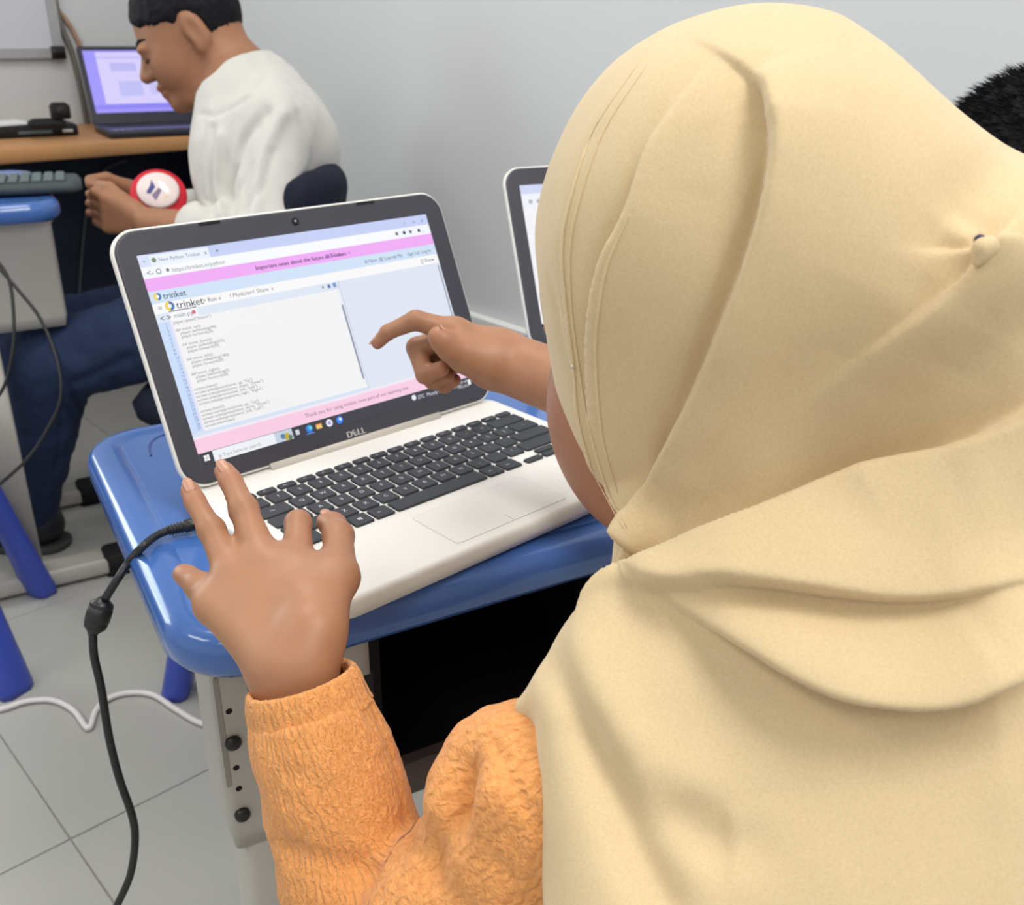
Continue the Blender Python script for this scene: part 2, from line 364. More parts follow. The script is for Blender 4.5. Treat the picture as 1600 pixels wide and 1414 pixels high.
def screen_code(lid, S, H):
    s = Screen(S, H); R = s.rect; G = (110, 116, 126); DK = (60, 66, 80)
    R(0, 1, 0, 1, (244, 245, 248), 0)
    R(0, 1, 0, .056, (196, 208, 246)); R(0, .030, 0, .056, (214, 224, 248), 2); R(.031, .207, .006, .056, (236, 242, 252), 2)
    s.text(.012, .036, .03, 'v', G); s.disc(.043, .030, .007, (120, 140, 120)); s.text(.056, .04, .030, 'New Python Trinket', G); s.text(.192, .040, .034, 'x', DK); s.text(.226, .042, .042, '+', DK)
    s.text(.90, .040, .04, '-', DK); s.text(.937, .040, .034, 'o', DK); s.text(.972, .040, .034, 'x', DK)
    R(0, 1, .056, .110, (243, 246, 252)); R(.062, .86, .062, .105, (249, 250, 253), 2)
    s.text(.012, .098, .046, '<-', DK); s.disc(.047, .084, .0075, DK); s.disc(.047, .084, .0055, (243, 246, 252), 4)
    s.disc(.073, .084, .005, G); s.text(.085, .097, .034, 'https://trinket.io/python', G)
    for u, c in ((.862, G), (.892, DK), (.918, G), (.953, DK)): s.disc(u, .083, .006, c)
    s.text(.963, .095, .035, '...', DK)
    R(0, 1, .110, .170, (240, 170, 244)); s.text(.333, .152, .036, 'Important news about the future of Trinket. ', (74, 40, 92), bold=True); s.text(.575, .152, .036, 'Read more >', (150, 80, 180))
    R(0, 1, .170, .228, (208, 226, 248))
    for u0, v0, r, sz in ((.022, .197, .011, .048), (.048, .249, .0135, .060)):
        s.disc(u0, v0, r, (240, 208, 66), 5, a0=90, a1=270); s.disc(u0, v0, r, (70, 120, 170), 5, a0=-90, a1=90); s.disc(u0, v0, r * .45, (240, 244, 250), 6)
    s.text(.037, .213, .050, 'trinket', (72, 96, 120), bold=True)
    for u, st in ((.71, '# New'), (.765, '@ Learn'), (.825, '# My'), (.88, 'Sign Up'), (.938, 'Log In')): s.text(u, .212, .034, st, (74, 90, 110))
    R(0, 1, .228, .277, (248, 248, 248)); s.text(.013, .263, .044, '=', G, bold=True)
    s.text(.066, .267, .060, 'trinket', (72, 80, 92), bold=True)
    s.text(.145, .262, .036, '> Run', DK); s.text(.194, .262, .034, 'v', DK); s.text(.228, .262, .036, '? Modules', G); s.text(.300, .262, .036, '< Share', G); s.text(.364, .262, .034, 'v', DK); s.text(.925, .262, .034, '[] Share', G); s.text(.972, .262, .034, 'v', DK)
    R(0, .592, .277, .318, (222, 231, 244)); R(.592, 1, .277, .86, (223, 230, 243)); R(.592, .594, .277, .86, (176, 186, 210), 3)
    R(.040, .122, .276, .318, (247, 248, 252), 2); R(.040, .122, .272, .2765, (96, 100, 108), 3); s.text(.050, .307, .038, 'main.py', G); s.disc(.110, .296, .006, (220, 90, 120))
    s.text(.010, .312, .046, '< >', DK, bold=True)
    s.text(.53, .305, .04, '+', DK, bold=True); R(.553, .563, .285, .304, (90, 120, 170), 3); R(.572, .584, .281, .306, (120, 150, 210), 3)
    R(0, .592, .318, .84, (243, 243, 244)); R(0, .034, .318, .845, (202, 221, 250), 2); R(.034, .040, .318, .845, (232, 226, 246), 2)
    R(.580, .590, .318, .82, (236, 238, 246), 3); R(.582, .588, .40, .80, (132, 138, 166), 4); R(.9885, .994, .29, .62, (150, 156, 176), 4)
    code = [(1, 'player.speed("fastest")'), (2, ''), (3, 'def move_up():'), (4, '  player.setheading(90)'), (5, '  player.forward(20)'), (6, ''),
            (7, ' def move_down():'), (8, '   player.setheading(270)'), (9, '   player.forward(20)'), (10, ''),
            (11, ' def move_left():'), (12, '   player.setheading(180)'), (13, '   player.forward(20)'), (14, ''),
            (15, ' def move_right():'), (16, '   player.setheading(0)'), (17, '   player.forward(20)'), (18, ''),
            (19, 'screen.listen()'), (20, 'screen.onkeypress(move_up, "Up")'), (21, 'screen.onkeypress(move_down, "Down")'), (22, 'screen.onkeypress(move_left, "Left")'), (23, 'screen.onkeypress(move_right, "Right")'), (24, ''),
            (25, 'screen.listen()'), (26, 'screen.onkeypress(move_up, "Up")'), (27, 'screen.onkeypress(move_down, "Down")'), (28, 'screen.onkeypress(move_left, "Left")'), (29, 'screen.mainloop()')]
    for n, st in code:
        v = .318 + (n - .1) * .0178
        s.text(.020, v, .022, str(n), (80, 110, 170))
        if st: s.text(.043 + .0055 * (len(st) - len(st.lstrip())), v, .0235, st.lstrip(), (92, 92, 100), space=1.08)
    R(0, .592, .845, .862, (214, 228, 246)); R(0, 1, .862, .872, (244, 232, 244), 1)
    R(0, 1, .872, .942, (250, 206, 230), 2); R(0, .55, .870, .874, (238, 240, 246), 3); s.text(.35, .915, .034, 'Thank you for using trinket, now part of our learning site', (130, 90, 120))
    R(0, 1, .942, .9425, (240, 236, 246), 3)
    R(0, 1, .9425, 1, (50, 50, 62), 2)
    R(.041, .295, .9445, .997, (240, 243, 248), 3); R(.237, .295, .9445, .997, (196, 210, 226), 4); s.disc(.275, .978, .011, (196, 176, 60), 6); s.disc(.262, .972, .008, (90, 130, 170), 7); s.disc(.285, .985, .007, (88, 120, 90), 7)
    s.text(.055, .986, .034, 'o', G, 5); s.text(.068, .984, .030, 'Type here to search', (150, 154, 160), 5)
    for a in (0, 1):
        for b in (0, 1): R(.013 + a * .0085, .0205 + a * .0085, .956 + b * .0145, .969 + b * .0145, (250, 250, 252), 4)
    R(.305, .318, .960, .985, (210, 214, 220), 4); s.disc(.352, .972, .0115, (40, 130, 230), 5); s.disc(.356, .968, .006, (90, 210, 220), 6); R(.338, .366, .994, .998, (110, 160, 250), 5)
    R(.376, .396, .960, .986, (240, 200, 110), 5); R(.376, .396, .960, .966, (220, 130, 60), 6); s.disc(.423, .972, .0115, (238, 238, 246), 5); s.disc(.423, .972, .006, (170, 160, 220), 6); s.disc(.460, .972, .0115, (40, 130, 245), 5); s.disc(.463, .968, .005, (220, 240, 255), 6)
    s.disc(.748, .968, .009, (235, 236, 240), 5); s.text(.762, .982, .034, '27C  Mostly cloudy', (226, 228, 234), 5); s.text(.865, .982, .034, '^ o <) ENG', (226, 228, 234), 5); s.text(.93, .968, .026, '10:24 AM', (226, 228, 234), 5); s.text(.93, .992, .026, '12/5/2024', (226, 228, 234), 5); R(.978, .990, .956, .985, (240, 240, 244), 5)
    s.done(lid)
laptop('open white laptop with a code page, between the girl\'s two hands', screen_code)
# ================================================================ smooth implicit bodies
class Body:
    """smooth union of tapered capsules and ellipsoids, meshed with surface nets"""
    def __init__(s): s.p = []
    def cap(s, a, b, r1, r2=None, k=.006, sq=None):
        s.p.append(('c', np.array(a, float), np.array(b, float), r1, r1 if r2 is None else r2, k, 1)); return s
    def chain(s, pts, rs, k=.004, k0=None):
        for i in range(len(pts) - 1): s.cap(pts[i], pts[i + 1], rs[i], rs[i + 1], (k0 if (i == 0 and k0 is not None) else k))
        return s
    def ell(s, c, rad, axes=None, k=.01, sign=1):
        A = np.eye(3) if axes is None else np.array(axes, float)
        s.p.append(('e', np.array(c, float), A, np.array(rad, float), None, k, sign)); return s
    def cut_half(s, c, n, k=.01): s.p.append(('h', np.array(c, float), np.array(n, float), 0, None, k, -1)); return s
    def one(s, q, P):
        if q[0] == 'c':
            ba = q[2] - q[1]; pa = P - q[1]; t = np.clip(pa @ ba / (ba @ ba + 1e-12), 0, 1)
            e = pa - t[..., None] * ba
            return np.sqrt((e * e).sum(-1)) - (q[3] + (q[4] - q[3]) * t)
        if q[0] == 'e':
            l = (P - q[1]) @ q[2].T
            k0 = np.sqrt(((l / q[3]) ** 2).sum(-1)); k1 = np.sqrt(((l / q[3] ** 2) ** 2).sum(-1)) + 1e-9
            return k0 * (k0 - 1) / k1
        return (P - q[1]) @ q[2]
    def f(s, P, act=None):
        d = None
        for i, q in enumerate(s.p):
            if act is not None and not act[i]: continue
            e = s.one(q, P)
            if q[6] < 0:                       # smooth subtraction
                if d is None: continue
                h = np.clip(.5 - .5 * (d + e) / q[5], 0, 1) ; d = d * (1 - h) + (-e) * h + q[5] * h * (1 - h); continue
            if d is None: d = e
            else:
                h = np.clip(.5 + .5 * (e - d) / q[5], 0, 1); d = e * (1 - h) + d * h - q[5] * h * (1 - h)
        return d if d is not None else np.full(P.shape[:-1], 9.)
    def bounds(s, pad=.03):
        lo = np.full(3, 9.); hi = -lo
        for q in s.p:
            if q[6] < 0: continue
            if q[0] == 'c':
                for a, r in ((q[1], q[3]), (q[2], q[4])): lo = np.minimum(lo, a - r); hi = np.maximum(hi, a + r)
            else: r = q[3].max(); lo = np.minimum(lo, q[1] - r); hi = np.maximum(hi, q[1] + r)
        return lo - pad, hi + pad
    def mesh(s, h, lo=None, hi=None, n=16):
        if lo is None: lo, hi = s.bounds()
        lo = np.array(lo, float); hi = np.array(hi, float)
        nb = np.ceil((hi - lo) / (n * h)).astype(int)
        B = np.stack(np.meshgrid(*[np.arange(q) for q in nb], indexing='ij'), -1).reshape(-1, 3)
        ctr = lo + (B + .5) * n * h; R = n * h * .9
        dc = s.f(ctr); each = [s.one(q, ctr) for q in s.p]
        VK, VP, FK = [], [], []
        stride = np.array([1, 4096, 4096 * 4096], dtype=np.int64)
        offs = np.array([(i, j, k) for i in (0, 1) for j in (0, 1) for k in (0, 1)])
        edges = [(a, b) for a in range(8) for b in range(a + 1, 8) if np.abs(offs[a] - offs[b]).sum() == 1]
        loc = np.stack(np.meshgrid(*[np.arange(-1, n + 1)] * 3, indexing='ij'), -1)
        for bi in np.nonzero(np.abs(dc) < R * 1.35 + .004)[0]:
            act = [(q[6] < 0 and each[i][bi] < R * 1.3 + .03) or (q[6] > 0 and each[i][bi] < dc[bi] + 2.4 * R + 2 * q[5] + .006) for i, q in enumerate(s.p)]
            g = B[bi] * n; P = lo + (loc + g) * h
            d = s.f(P, act); S = d < 0
            if S.all() or not S.any(): continue
            cs = np.stack([d[o[0]:o[0] + n + 1, o[1]:o[1] + n + 1, o[2]:o[2] + n + 1] for o in offs], -1)
            neg = (cs < 0).sum(-1); mx = (neg > 0) & (neg < 8)
            idx = np.argwhere(mx); c8 = cs[mx]
            acc = np.zeros((len(idx), 3)); cnt = np.zeros(len(idx))
            for a, b in edges:
                da, db = c8[:, a], c8[:, b]; cr = (da < 0) != (db < 0)
                t = np.where(cr, da / np.where(cr, da - db, 1), 0)
                acc += np.where(cr[:, None], offs[a] + t[:, None] * (offs[b] - offs[a]), 0); cnt += cr
            gi = idx + g - 1
            VK.append(((gi + 2) * stride).sum(1)); VP.append(lo + (gi + acc / cnt[:, None]) * h)
            for ax in range(3):
                b1, b2 = (ax + 1) % 3, (ax + 2) % 3
                A = S[1:n + 1, 1:n + 1, 1:n + 1]
                sl = [slice(1, n + 1)] * 3; sl[ax] = slice(2, n + 2); Bq = S[tuple(sl)]
                for flip in (0, 1):
                    e = np.argwhere(A & ~Bq if flip == 0 else ~A & Bq)
                    if not len(e): continue
                    c0 = e + g + 0                  # cell (a, b, c) global index of sample
                    u = np.zeros(3, int); u[b1] = 1; v = np.zeros(3, int); v[b2] = 1
                    q4 = [c0, c0 - u, c0 - u - v, c0 - v]
                    if flip: q4 = q4[::-1]
                    FK.append(np.stack([((q + 2) * stride).sum(1) for q in q4], 1))
        VK = np.concatenate(VK); VP = np.concatenate(VP); FK = np.concatenate(FK)
        uk, ui = np.unique(VK, return_index=True)
        return VP[ui], np.searchsorted(uk, FK)

def vnormals(V, F):
    n = np.cross(V[F[:, 2]] - V[F[:, 0]], V[F[:, 3]] - V[F[:, 1]]); N = np.zeros_like(V)
    for k in range(4): np.add.at(N, F[:, k], n)
    return N / (np.linalg.norm(N, axis=1)[:, None] + 1e-12)
def relax(V, F, it=1, lam=.5):
    cnt = np.zeros(len(V))
    for k in range(4): np.add.at(cnt, F[:, k], 2)
    for _ in range(it):
        A = np.zeros_like(V)
        for k in range(4): np.add.at(A, F[:, k], V[F[:, (k + 1) % 4]]); np.add.at(A, F[:, k], V[F[:, k - 1]])
        V = V + lam * (A / np.maximum(cnt, 1)[:, None] - V)
    return V
def _h(i, j, k):
    n = (i * 374761393 + j * 668265263 + k * 2147483647 + 1013) & 0xffffffff
    n = ((n ^ (n >> 13)) * 1274126177) & 0xffffffff
    return ((n ^ (n >> 16)) & 0xffff) / 65535.
def vnoise(P):
    P = np.asarray(P, float); I = np.floor(P).astype(np.int64); f = P - I; f = f * f * (3 - 2 * f); r = 0
    for a in (0, 1):
        for b in (0, 1):
            for c in (0, 1):
                r = r + _h(I[:, 0] + a, I[:, 1] + b, I[:, 2] + c) * (f[:, 0] if a else 1 - f[:, 0]) * (f[:, 1] if b else 1 - f[:, 1]) * (f[:, 2] if c else 1 - f[:, 2])
    return r * 2 - 1
def grid_mesh(name, V, F, mats, fmat=None, col=None):
    me = bpy.data.meshes.new(name); me.vertices.add(len(V)); me.vertices.foreach_set('co', V.astype(np.float32).ravel())
    me.loops.add(F.size); me.loops.foreach_set('vertex_index', F.astype(np.int32).ravel())
    me.polygons.add(len(F)); me.polygons.foreach_set('loop_start', np.arange(0, F.size, F.shape[1], dtype=np.int32))
    me.update(calc_edges=True)
    me.polygons.foreach_set('use_smooth', np.ones(len(F), bool))
    for m in (mats if isinstance(mats, (list, tuple)) else [mats]): me.materials.append(m)
    if fmat is not None: me.polygons.foreach_set('material_index', fmat.astype(np.int32))
    if col is not None:
        at_ = me.color_attributes.new('tint', 'FLOAT_COLOR', 'POINT'); c4 = np.ones((len(V), 4), np.float32); c4[:, :3] = col; at_.data.foreach_set('color', c4.ravel())
    return me
def unit(v): v = np.asarray(v, float); return v / np.linalg.norm(v)
def skin_mat(name, rough=.5, sub=.08):
    """pigment comes from the 'tint' attribute: blood-red finger ends, darker knuckle skin"""
    m = mat(name, (.5, .3, .2), rough, .4, bump=(420, .10, .0006), sub=sub)
    nt = m.node_tree; b = nt.nodes['Principled BSDF']
    a = nt.nodes.new('ShaderNodeVertexColor'); a.layer_name = 'tint'
    n = nt.nodes.new('ShaderNodeTexNoise'); n.inputs['Scale'].default_value = 60; n.inputs['Detail'].default_value = 4
    tc = nt.nodes.new('ShaderNodeTexCoord'); nt.links.new(tc.outputs['Object'], n.inputs['Vector'])
    mr = nt.nodes.new('ShaderNodeMapRange'); mr.inputs[3].default_value = .90; mr.inputs[4].default_value = 1.08; nt.links.new(n.outputs['Fac'], mr.inputs[0])
    mx = nt.nodes.new('ShaderNodeVectorMath'); mx.operation = 'SCALE'; nt.links.new(a.outputs['Color'], mx.inputs[0]); nt.links.new(mr.outputs[0], mx.inputs['Scale'])
    nt.links.new(mx.outputs[0], b.inputs['Base Color'])
    return m
def spots(V, base, lst):
    """pigment patches: lst of (centre, radius, colour, weight)"""
    col = np.tile(np.array(base), (len(V), 1))
    for c, r, cc, wt in lst:
        d2 = ((V - np.array(c)) ** 2).sum(1) / (r * r); wv = (wt * np.exp(-d2))[:, None]; col = col * (1 - wv) + np.array(cc) * wv
    return col
# ================================================================ the girl
K = ZK
SKIN = rgb(168, 121, 92); NAIL = rgb(186, 138, 116); KNUCK = rgb(120, 78, 57); PINK = rgb(178, 114, 92)
girl = thing('person', 'girl in cream yellow headscarf and orange top pointing at the laptop screen', 'person', (.05, -.52, 0))
def W2L(o, V): return V - np.array(o.location)
HC = at(1118, 452, .462)                                # head centre
pit = math.radians(19); yaw = math.radians(13)
HF = np.array([math.sin(yaw) * math.cos(pit), math.cos(yaw) * math.cos(pit), -math.sin(pit)])    # where the face points
HR = unit(np.cross(HF, [0, 0, 1])); HU = np.cross(HR, HF)
def hd(f, r, u): return HC + HF * f + HR * r + HU * u
SL = at(918, 1250, .440); SR = np.array([.205, -.40, K + .055])
WL = at(457, 1040, .505); EL = at(575, 1610, .515)
WR = at(780, 562, .735); ER = at(1010, 650, .700)
NECK = np.array([.05, -.43, K + .075])
b = Body()
# trunk, neck and head
b.cap((.05, -.56, K - .30), (.05, -.46, K - .02), .105, .10, .03)
b.cap((.05 - .08, -.415, K + .03), (.05 + .09, -.42, K + .035), .055, .055, .05)
b.cap(NECK, hd(-.03, 0, -.055), .046, .043, .03)
b.ell(hd(-.012, 0, .018), (.086, .070, .094), (HF, HR, HU), .02)
b.ell(hd(.030, 0, -.045), (.056, .058, .066), (HF, HR, HU), .03)          # face
b.ell(hd(.030, -.034, -.080), (.036, .030, .036), (HF, HR, HU), .02); b.ell(hd(.040, -.034, -.052), (.038, .036, .044), (HF, HR, HU), .02)      # cheeks
b.ell(hd(.040, .030, -.050), (.036, .030, .040), (HF, HR, HU), .02)
b.ell(hd(.060, 0, -.088), (.024, .024, .020), (HF, HR, HU), .02)          # chin
b.cap(hd(.085, 0, -.014), hd(.091, 0, -.036), .006, .009, .012)           # nose
b.ell(hd(.082, 0, -.066), (.010, .020, .009), (HF, HR, HU), .008)         # lips
for sd in (-1, 1): b.ell(hd(.082, sd * .030, -.006), (.012, .016, .009), (HF, HR, HU), .008)   # eyelids
# arms
b.cap(SL, EL, .034, .030, .03); b.cap(SR, ER, .034, .030, .03)
# ---- left hand
ax = unit(at(526, 1041, .505) - at(388, 1066, .505))
b.cap(EL, WL, .028, .0145, .01)
b.cap(WL - ax * .0085 + unit(EL - WL) * .05, WL - ax * .0080, .0165, .0128, .01); b.cap(WL + ax * .0075 + unit(EL - WL) * .05, WL + ax * .0060, .0165, .0128, .01)
mcp = [at(463, 893, .545), at(414, 886, .547), at(367, 908, .544), at(334, 945, .538)]
car = [WL + ax * .007, WL + ax * .002, WL - ax * .004, WL - ax * .008]
for c, q, r in zip(car, mcp, (.0125, .0125, .0115, .0105)): b.cap(c, q, .0120, r, .012)
cmc = at(492, 985, .512); tm = at(529, 902, .540)
b.cap(WL + ax * .006, cmc, .0125, .0132, .012); b.cap(cmc, tm, .0135, .0105, .014); b.cap((cmc + mcp[0]) / 2, tm * .6 + mcp[0] * .4, .012, .0085, .012)
LF = {  # joint, radius
 'index': [(mcp[0], .0098), (at(466, 818, .575), .0066), (at(470, 836, .595), .0058), (at(472, 850, .606), .0052)],
 'middle': [(mcp[1], .0098), (at(381, 796, .566), .0070), (at(361, 752, .576), .0061), (at(351, 737, .580), .0057)],
 'ring': [(mcp[2], .0092), (at(330, 828, .560), .0064), (at(305, 784, .569), .0056), (at(297, 766, .573), .0053)],
 'pinky': [(mcp[3], .0082), (at(312, 916, .552), .0068), (at(295, 902, .560), .0061), (at(286, 897, .564), .0056)],
 'thumb': [(tm, .0100), (at(529, 838, .572), .0077), (at(521, 821, .583), .0072), (at(512, 816, .587), .0064)]}
for nm in ('index', 'middle', 'ring', 'pinky', 'thumb'):
    ch = LF[nm] = [(q, r * 1.08) for q, r in LF[nm]]; b.chain([q for q, _ in ch], [r for _, r in ch], .0022, .007)
    for q, r in ch[1:2]: b.ell(q, (r * 1.04,) * 3, None, .004)
# ---- right hand
FD = unit(ER - WR); b.cap(ER, WR, .0225, .0175, .01)
bx = unit(at(790, 520, .735) - at(770, 600, .728)); b.cap(WR + bx * .006 + FD * .05, WR + bx * .006, .0165, .0160, .01); b.cap(WR - bx * .006 + FD * .05, WR - bx * .006, .0165, .0160, .01)
rm = [at(712, 520, .722), at(716, 526, .740), at(722, 540, .752), at(728, 556, .760)]
for q, r in zip(rm, (.0115, .0115, .0110, .0105)): b.cap(WR, q, .0150, r, .012)
RF = {
 'index': [(rm[0], .0092), (at(650, 500, .715), .0070), (at(606, 519, .722), .0055), (at(590, 536, .727), .0047)],
 'middle': [(rm[1], .0095), (at(651, 543, .742), .0076), (at(664, 586, .735), .0066), (at(690, 576, .730), .0058)],
 'ring': [(rm[2], .0090), (at(660, 562, .757), .0072), (at(676, 595, .750), .0063), (at(698, 588, .742), .0056)],
 'pinky': [(rm[3], .0085), (at(684, 585, .766), .0064), (at(694, 603, .760), .0056), (at(710, 594, .752), .0050)],
 'thumb': [(at(728, 556, .715), .0115), (at(704, 545, .706), .0094), (at(692, 533, .702), .0086), (at(685, 526, .700), .0074)]}
b.cap(at(760, 566, .722), at(728, 556, .715), .016, .0125, .012)
for nm in ('index', 'middle', 'ring', 'pinky', 'thumb'):
    ch = RF[nm] = [(q, r * 1.04) for q, r in RF[nm]]; b.chain([q for q, _ in ch], [r for _, r in ch], .0022, .006)
V, F = b.mesh(.0019)
V = relax(V, F, 1, .3); GV, GF = V, F
sp = []
for H_ in (LF, RF):
    for nm, ch in H_.items():
        sp.append((ch[3][0], .010, PINK, .45)); sp.append((ch[1][0], .0072, KNUCK, .52)); sp.append((ch[2][0], .0048, KNUCK, .40))
sp.append((WL, .03, rgb(158, 108, 78), .5)); sp.append((HC + HF * .05, .12, rgb(152, 104, 86), .8))
M_skin = skin_mat('girl_skin', .46)
body = link('body', grid_mesh('body', W2L(girl, V), F, M_skin, col=spots(V, SKIN, sp)), girl)
# finger nails, each a thin curved plate on its finger end
M_nail = mat('finger_nail', NAIL, .32, .5, noise=(90, .05))
def nail(tip, prev, r, up, ln=.0085, wd=.0068):
    d = unit(tip - prev); u = unit(up - d * (up @ d)); s = np.cross(d, u); m = MB(); rings = []
    for i, t in enumerate(np.linspace(-.55, .62, 7)):
        row = []
        for a in np.linspace(-1, 1, 7):
            wdt = wd / 2 * math.sqrt(max(.02, 1 - (abs(t) / .66) ** 4)); ang = a * wdt / r
            row.append(tip + d * t * ln + u * (r * math.cos(ang) + .0003 - .0012 * max(0, t) ** 2) + s * (r * math.sin(ang)) - np.array(girl.location))
        rings.append(row)
    vs = [p for q in rings for p in q]; n = 7
    m.add(vs, [[i * n + j, i * n + j + 1, (i + 1) * n + j + 1, (i + 1) * n + j] for i in range(6) for j in range(6)], 0, True)
    o = m.build('finger_nail', M_nail, girl); sd = o.modifiers.new('t', 'SOLIDIFY'); sd.thickness = .0006; sd.offset = -1
cv = unit(CAM - LF['middle'][3][0])
for nm in ('middle', 'ring'): nail(LF[nm][3][0], LF[nm][2][0], LF[nm][3][1], cv + np.array([0, .0, .5]))
nail(LF['thumb'][3][0], LF['thumb'][2][0] * 0 + at(524, 826, .583), .0066, cv * .2 + np.array([0, .6, 1.0]))
nail(RF['index'][3][0], RF['index'][2][0], .0047, np.array([0, .2, 1.]) + unit(CAM - RF['index'][3][0]) * .4, .007, .0055)
nail(RF['thumb'][3][0], RF['thumb'][2][0], .0074, unit(CAM - RF['thumb'][3][0]) * .2 + np.array([-.2, .3, 1.]), .009, .008)
# ---- orange blouse
def cloth_mat(name, col, col2, rough, sheen, scale, strength, dist, stretch=(1, 1, 1), attr=None, mott=8):
    m = mat(name, col, rough, .2, sheen=sheen)
    nt = m.node_tree; bs = nt.nodes['Principled BSDF']
    if attr:
        tc = nt.nodes.new('ShaderNodeAttribute'); tc.attribute_name = attr; out = tc.outputs['Vector']
    else:
        tc = nt.nodes.new('ShaderNodeTexCoord'); out = tc.outputs['Object']
    mp = nt.nodes.new('ShaderNodeMapping'); mp.inputs['Scale'].default_value = stretch; nt.links.new(out, mp.inputs['Vector'])
    n = nt.nodes.new('ShaderNodeTexNoise'); n.inputs['Scale'].default_value = scale; n.inputs['Detail'].default_value = 3; n.inputs['Roughness'].default_value = .55; n.inputs['Distortion'].default_value = .6
    nt.links.new(mp.outputs[0], n.inputs['Vector'])
    bp = nt.nodes.new('ShaderNodeBump'); bp.inputs['Strength'].default_value = strength; bp.inputs['Distance'].default_value = dist
    nt.links.new(n.outputs['Fac'], bp.inputs['Height']); nt.links.new(bp.outputs[0], bs.inputs['Normal'])
    if attr:                                    # crinkled ribs along the limb
        wv = nt.nodes.new('ShaderNodeTexWave'); wv.wave_type = 'BANDS'; wv.bands_direction = 'Y'; wv.inputs['Scale'].default_value = 88; wv.inputs['Distortion'].default_value = 7; wv.inputs['Detail'].default_value = 3; wv.inputs['Detail Scale'].default_value = 1.6; wv.inputs['Detail Roughness'].default_value = .6
        nt.links.new(out, wv.inputs['Vector']); ad = nt.nodes.new('ShaderNodeMath'); ad.operation = 'MULTIPLY_ADD'; ad.inputs[1].default_value = .55; nt.links.new(wv.outputs['Fac'], ad.inputs[0]); nt.links.new(n.outputs['Fac'], ad.inputs[2]); nt.links.new(ad.outputs[0], bp.inputs['Height'])
    mx = nt.nodes.new('ShaderNodeMix'); mx.data_type = 'RGBA'; mx.inputs[6].default_value = (*col2, 1); mx.inputs[7].default_value = (*col, 1)
    rp = nt.nodes.new('ShaderNodeMapRange'); rp.inputs[1].default_value = .3; rp.inputs[2].default_value = .7; nt.links.new(n.outputs['Fac'], rp.inputs[0])
    nt.links.new(rp.outputs[0], mx.inputs[0]); nt.links.new(mx.outputs[2], bs.inputs['Base Color'])
    return m
M_orange = cloth_mat('orange_crinkle_cloth', rgb(232, 164, 100), rgb(214, 142, 80), .8, .15, 420, .75, .0016, (.8, 1.1, 1), 'limb')
CUFF = at(470, 1064, .500)
fore = [at(469, 1062, .500), at(483, 1108, .502), at(505, 1180, .506), at(530, 1260, .508), at(552, 1350, .508), at(570, 1480, .512), EL]
forer = [.0262, .0295, .0325, .0345, .0345, .037, .040]
g = Body()
g.cap((.05, -.57, K - .33), (.05, -.46, K - .02), .125, .118, .03)
g.cap((.05 - .085, -.415, K + .025), (.05 + .10, -.42, K + .03), .062, .062, .05)
g.chain([SL + (np.array([.05, -.43, K + .02]) - SL) * .25, SL, SL * .5 + EL * .5 + np.array([-.004, 0, .004]), EL], [.043, .043, .045, .043], .02); g.ell(at(782, 1232, .447), (.029, .029, .034), None, .03)
g.chain(fore[1:], forer[1:], .012)
fr = [WR + FD * .105, WR + FD * .13, ER]; g.chain(fr, [.031, .035, .04], .012); g.chain([ER, SR], [.042, .046], .02)
g.cap(SR, (.14, -.42, K + .03), .046, .055, .04)
da_ = unit(fore[1] - fore[0]); g.ell(fore[1] - da_ * .040, (.0405, .07, .07), (da_, unit(np.cross(da_, [0, 0, 1])), np.cross(da_, unit(np.cross(da_, [0, 0, 1])))), .003, -1)
lo_, hi_ = g.bounds()
V, F = g.mesh(.0023, lo_, hi_)
N = vnormals(V, F)
# limb coordinates (along, around) for the crinkle and folds
def limb_coord(V, paths):
    best = np.full(len(V), 9.); out = np.zeros((len(V), 3))
    for pi, (pts, off) in enumerate(paths):
        s0 = 0
        for a, c in zip(pts[:-1], pts[1:]):
            ba = c - a; L = np.linalg.norm(ba); d = ba / L; t = np.clip((V - a) @ d, 0, L); e = V - a - t[:, None] * d; q = np.linalg.norm(e, axis=1)
            cvw = CAM - (a + c) / 2; u = unit(cvw - d * (cvw @ d)); v = np.cross(d, u); ang = np.arctan2(e @ v, e @ u)
            mk = q < best; best[mk] = q[mk]; out[mk] = np.stack([s0 + t, ang * .035, np.full(len(V), off)], 1)[mk]; s0 += L
    return out
paths = [(fore, 0.), ([SL + (SL - EL) * .4, EL], 1.), ([fr[0], ER], 2.), ([ER, SR + (SR - ER) * .4], 3.), ([np.array([.05, -.57, K - .33]), np.array([.05, -.46, K + .02])], 4.)]
lc = limb_coord(V, paths)
low = vnoise(np.c_[lc[:, 0] * 42, lc[:, 1] * 16, lc[:, 2]]) * .0018 + vnoise(np.c_[lc[:, 0] * 60 + 7, lc[:, 1] * 80, lc[:, 2]]) * .0009
fine = vnoise(np.c_[lc[:, 0] * 150, lc[:, 1] * 330, lc[:, 2]]) * .0007
V = V + N * (low + fine)[:, None]
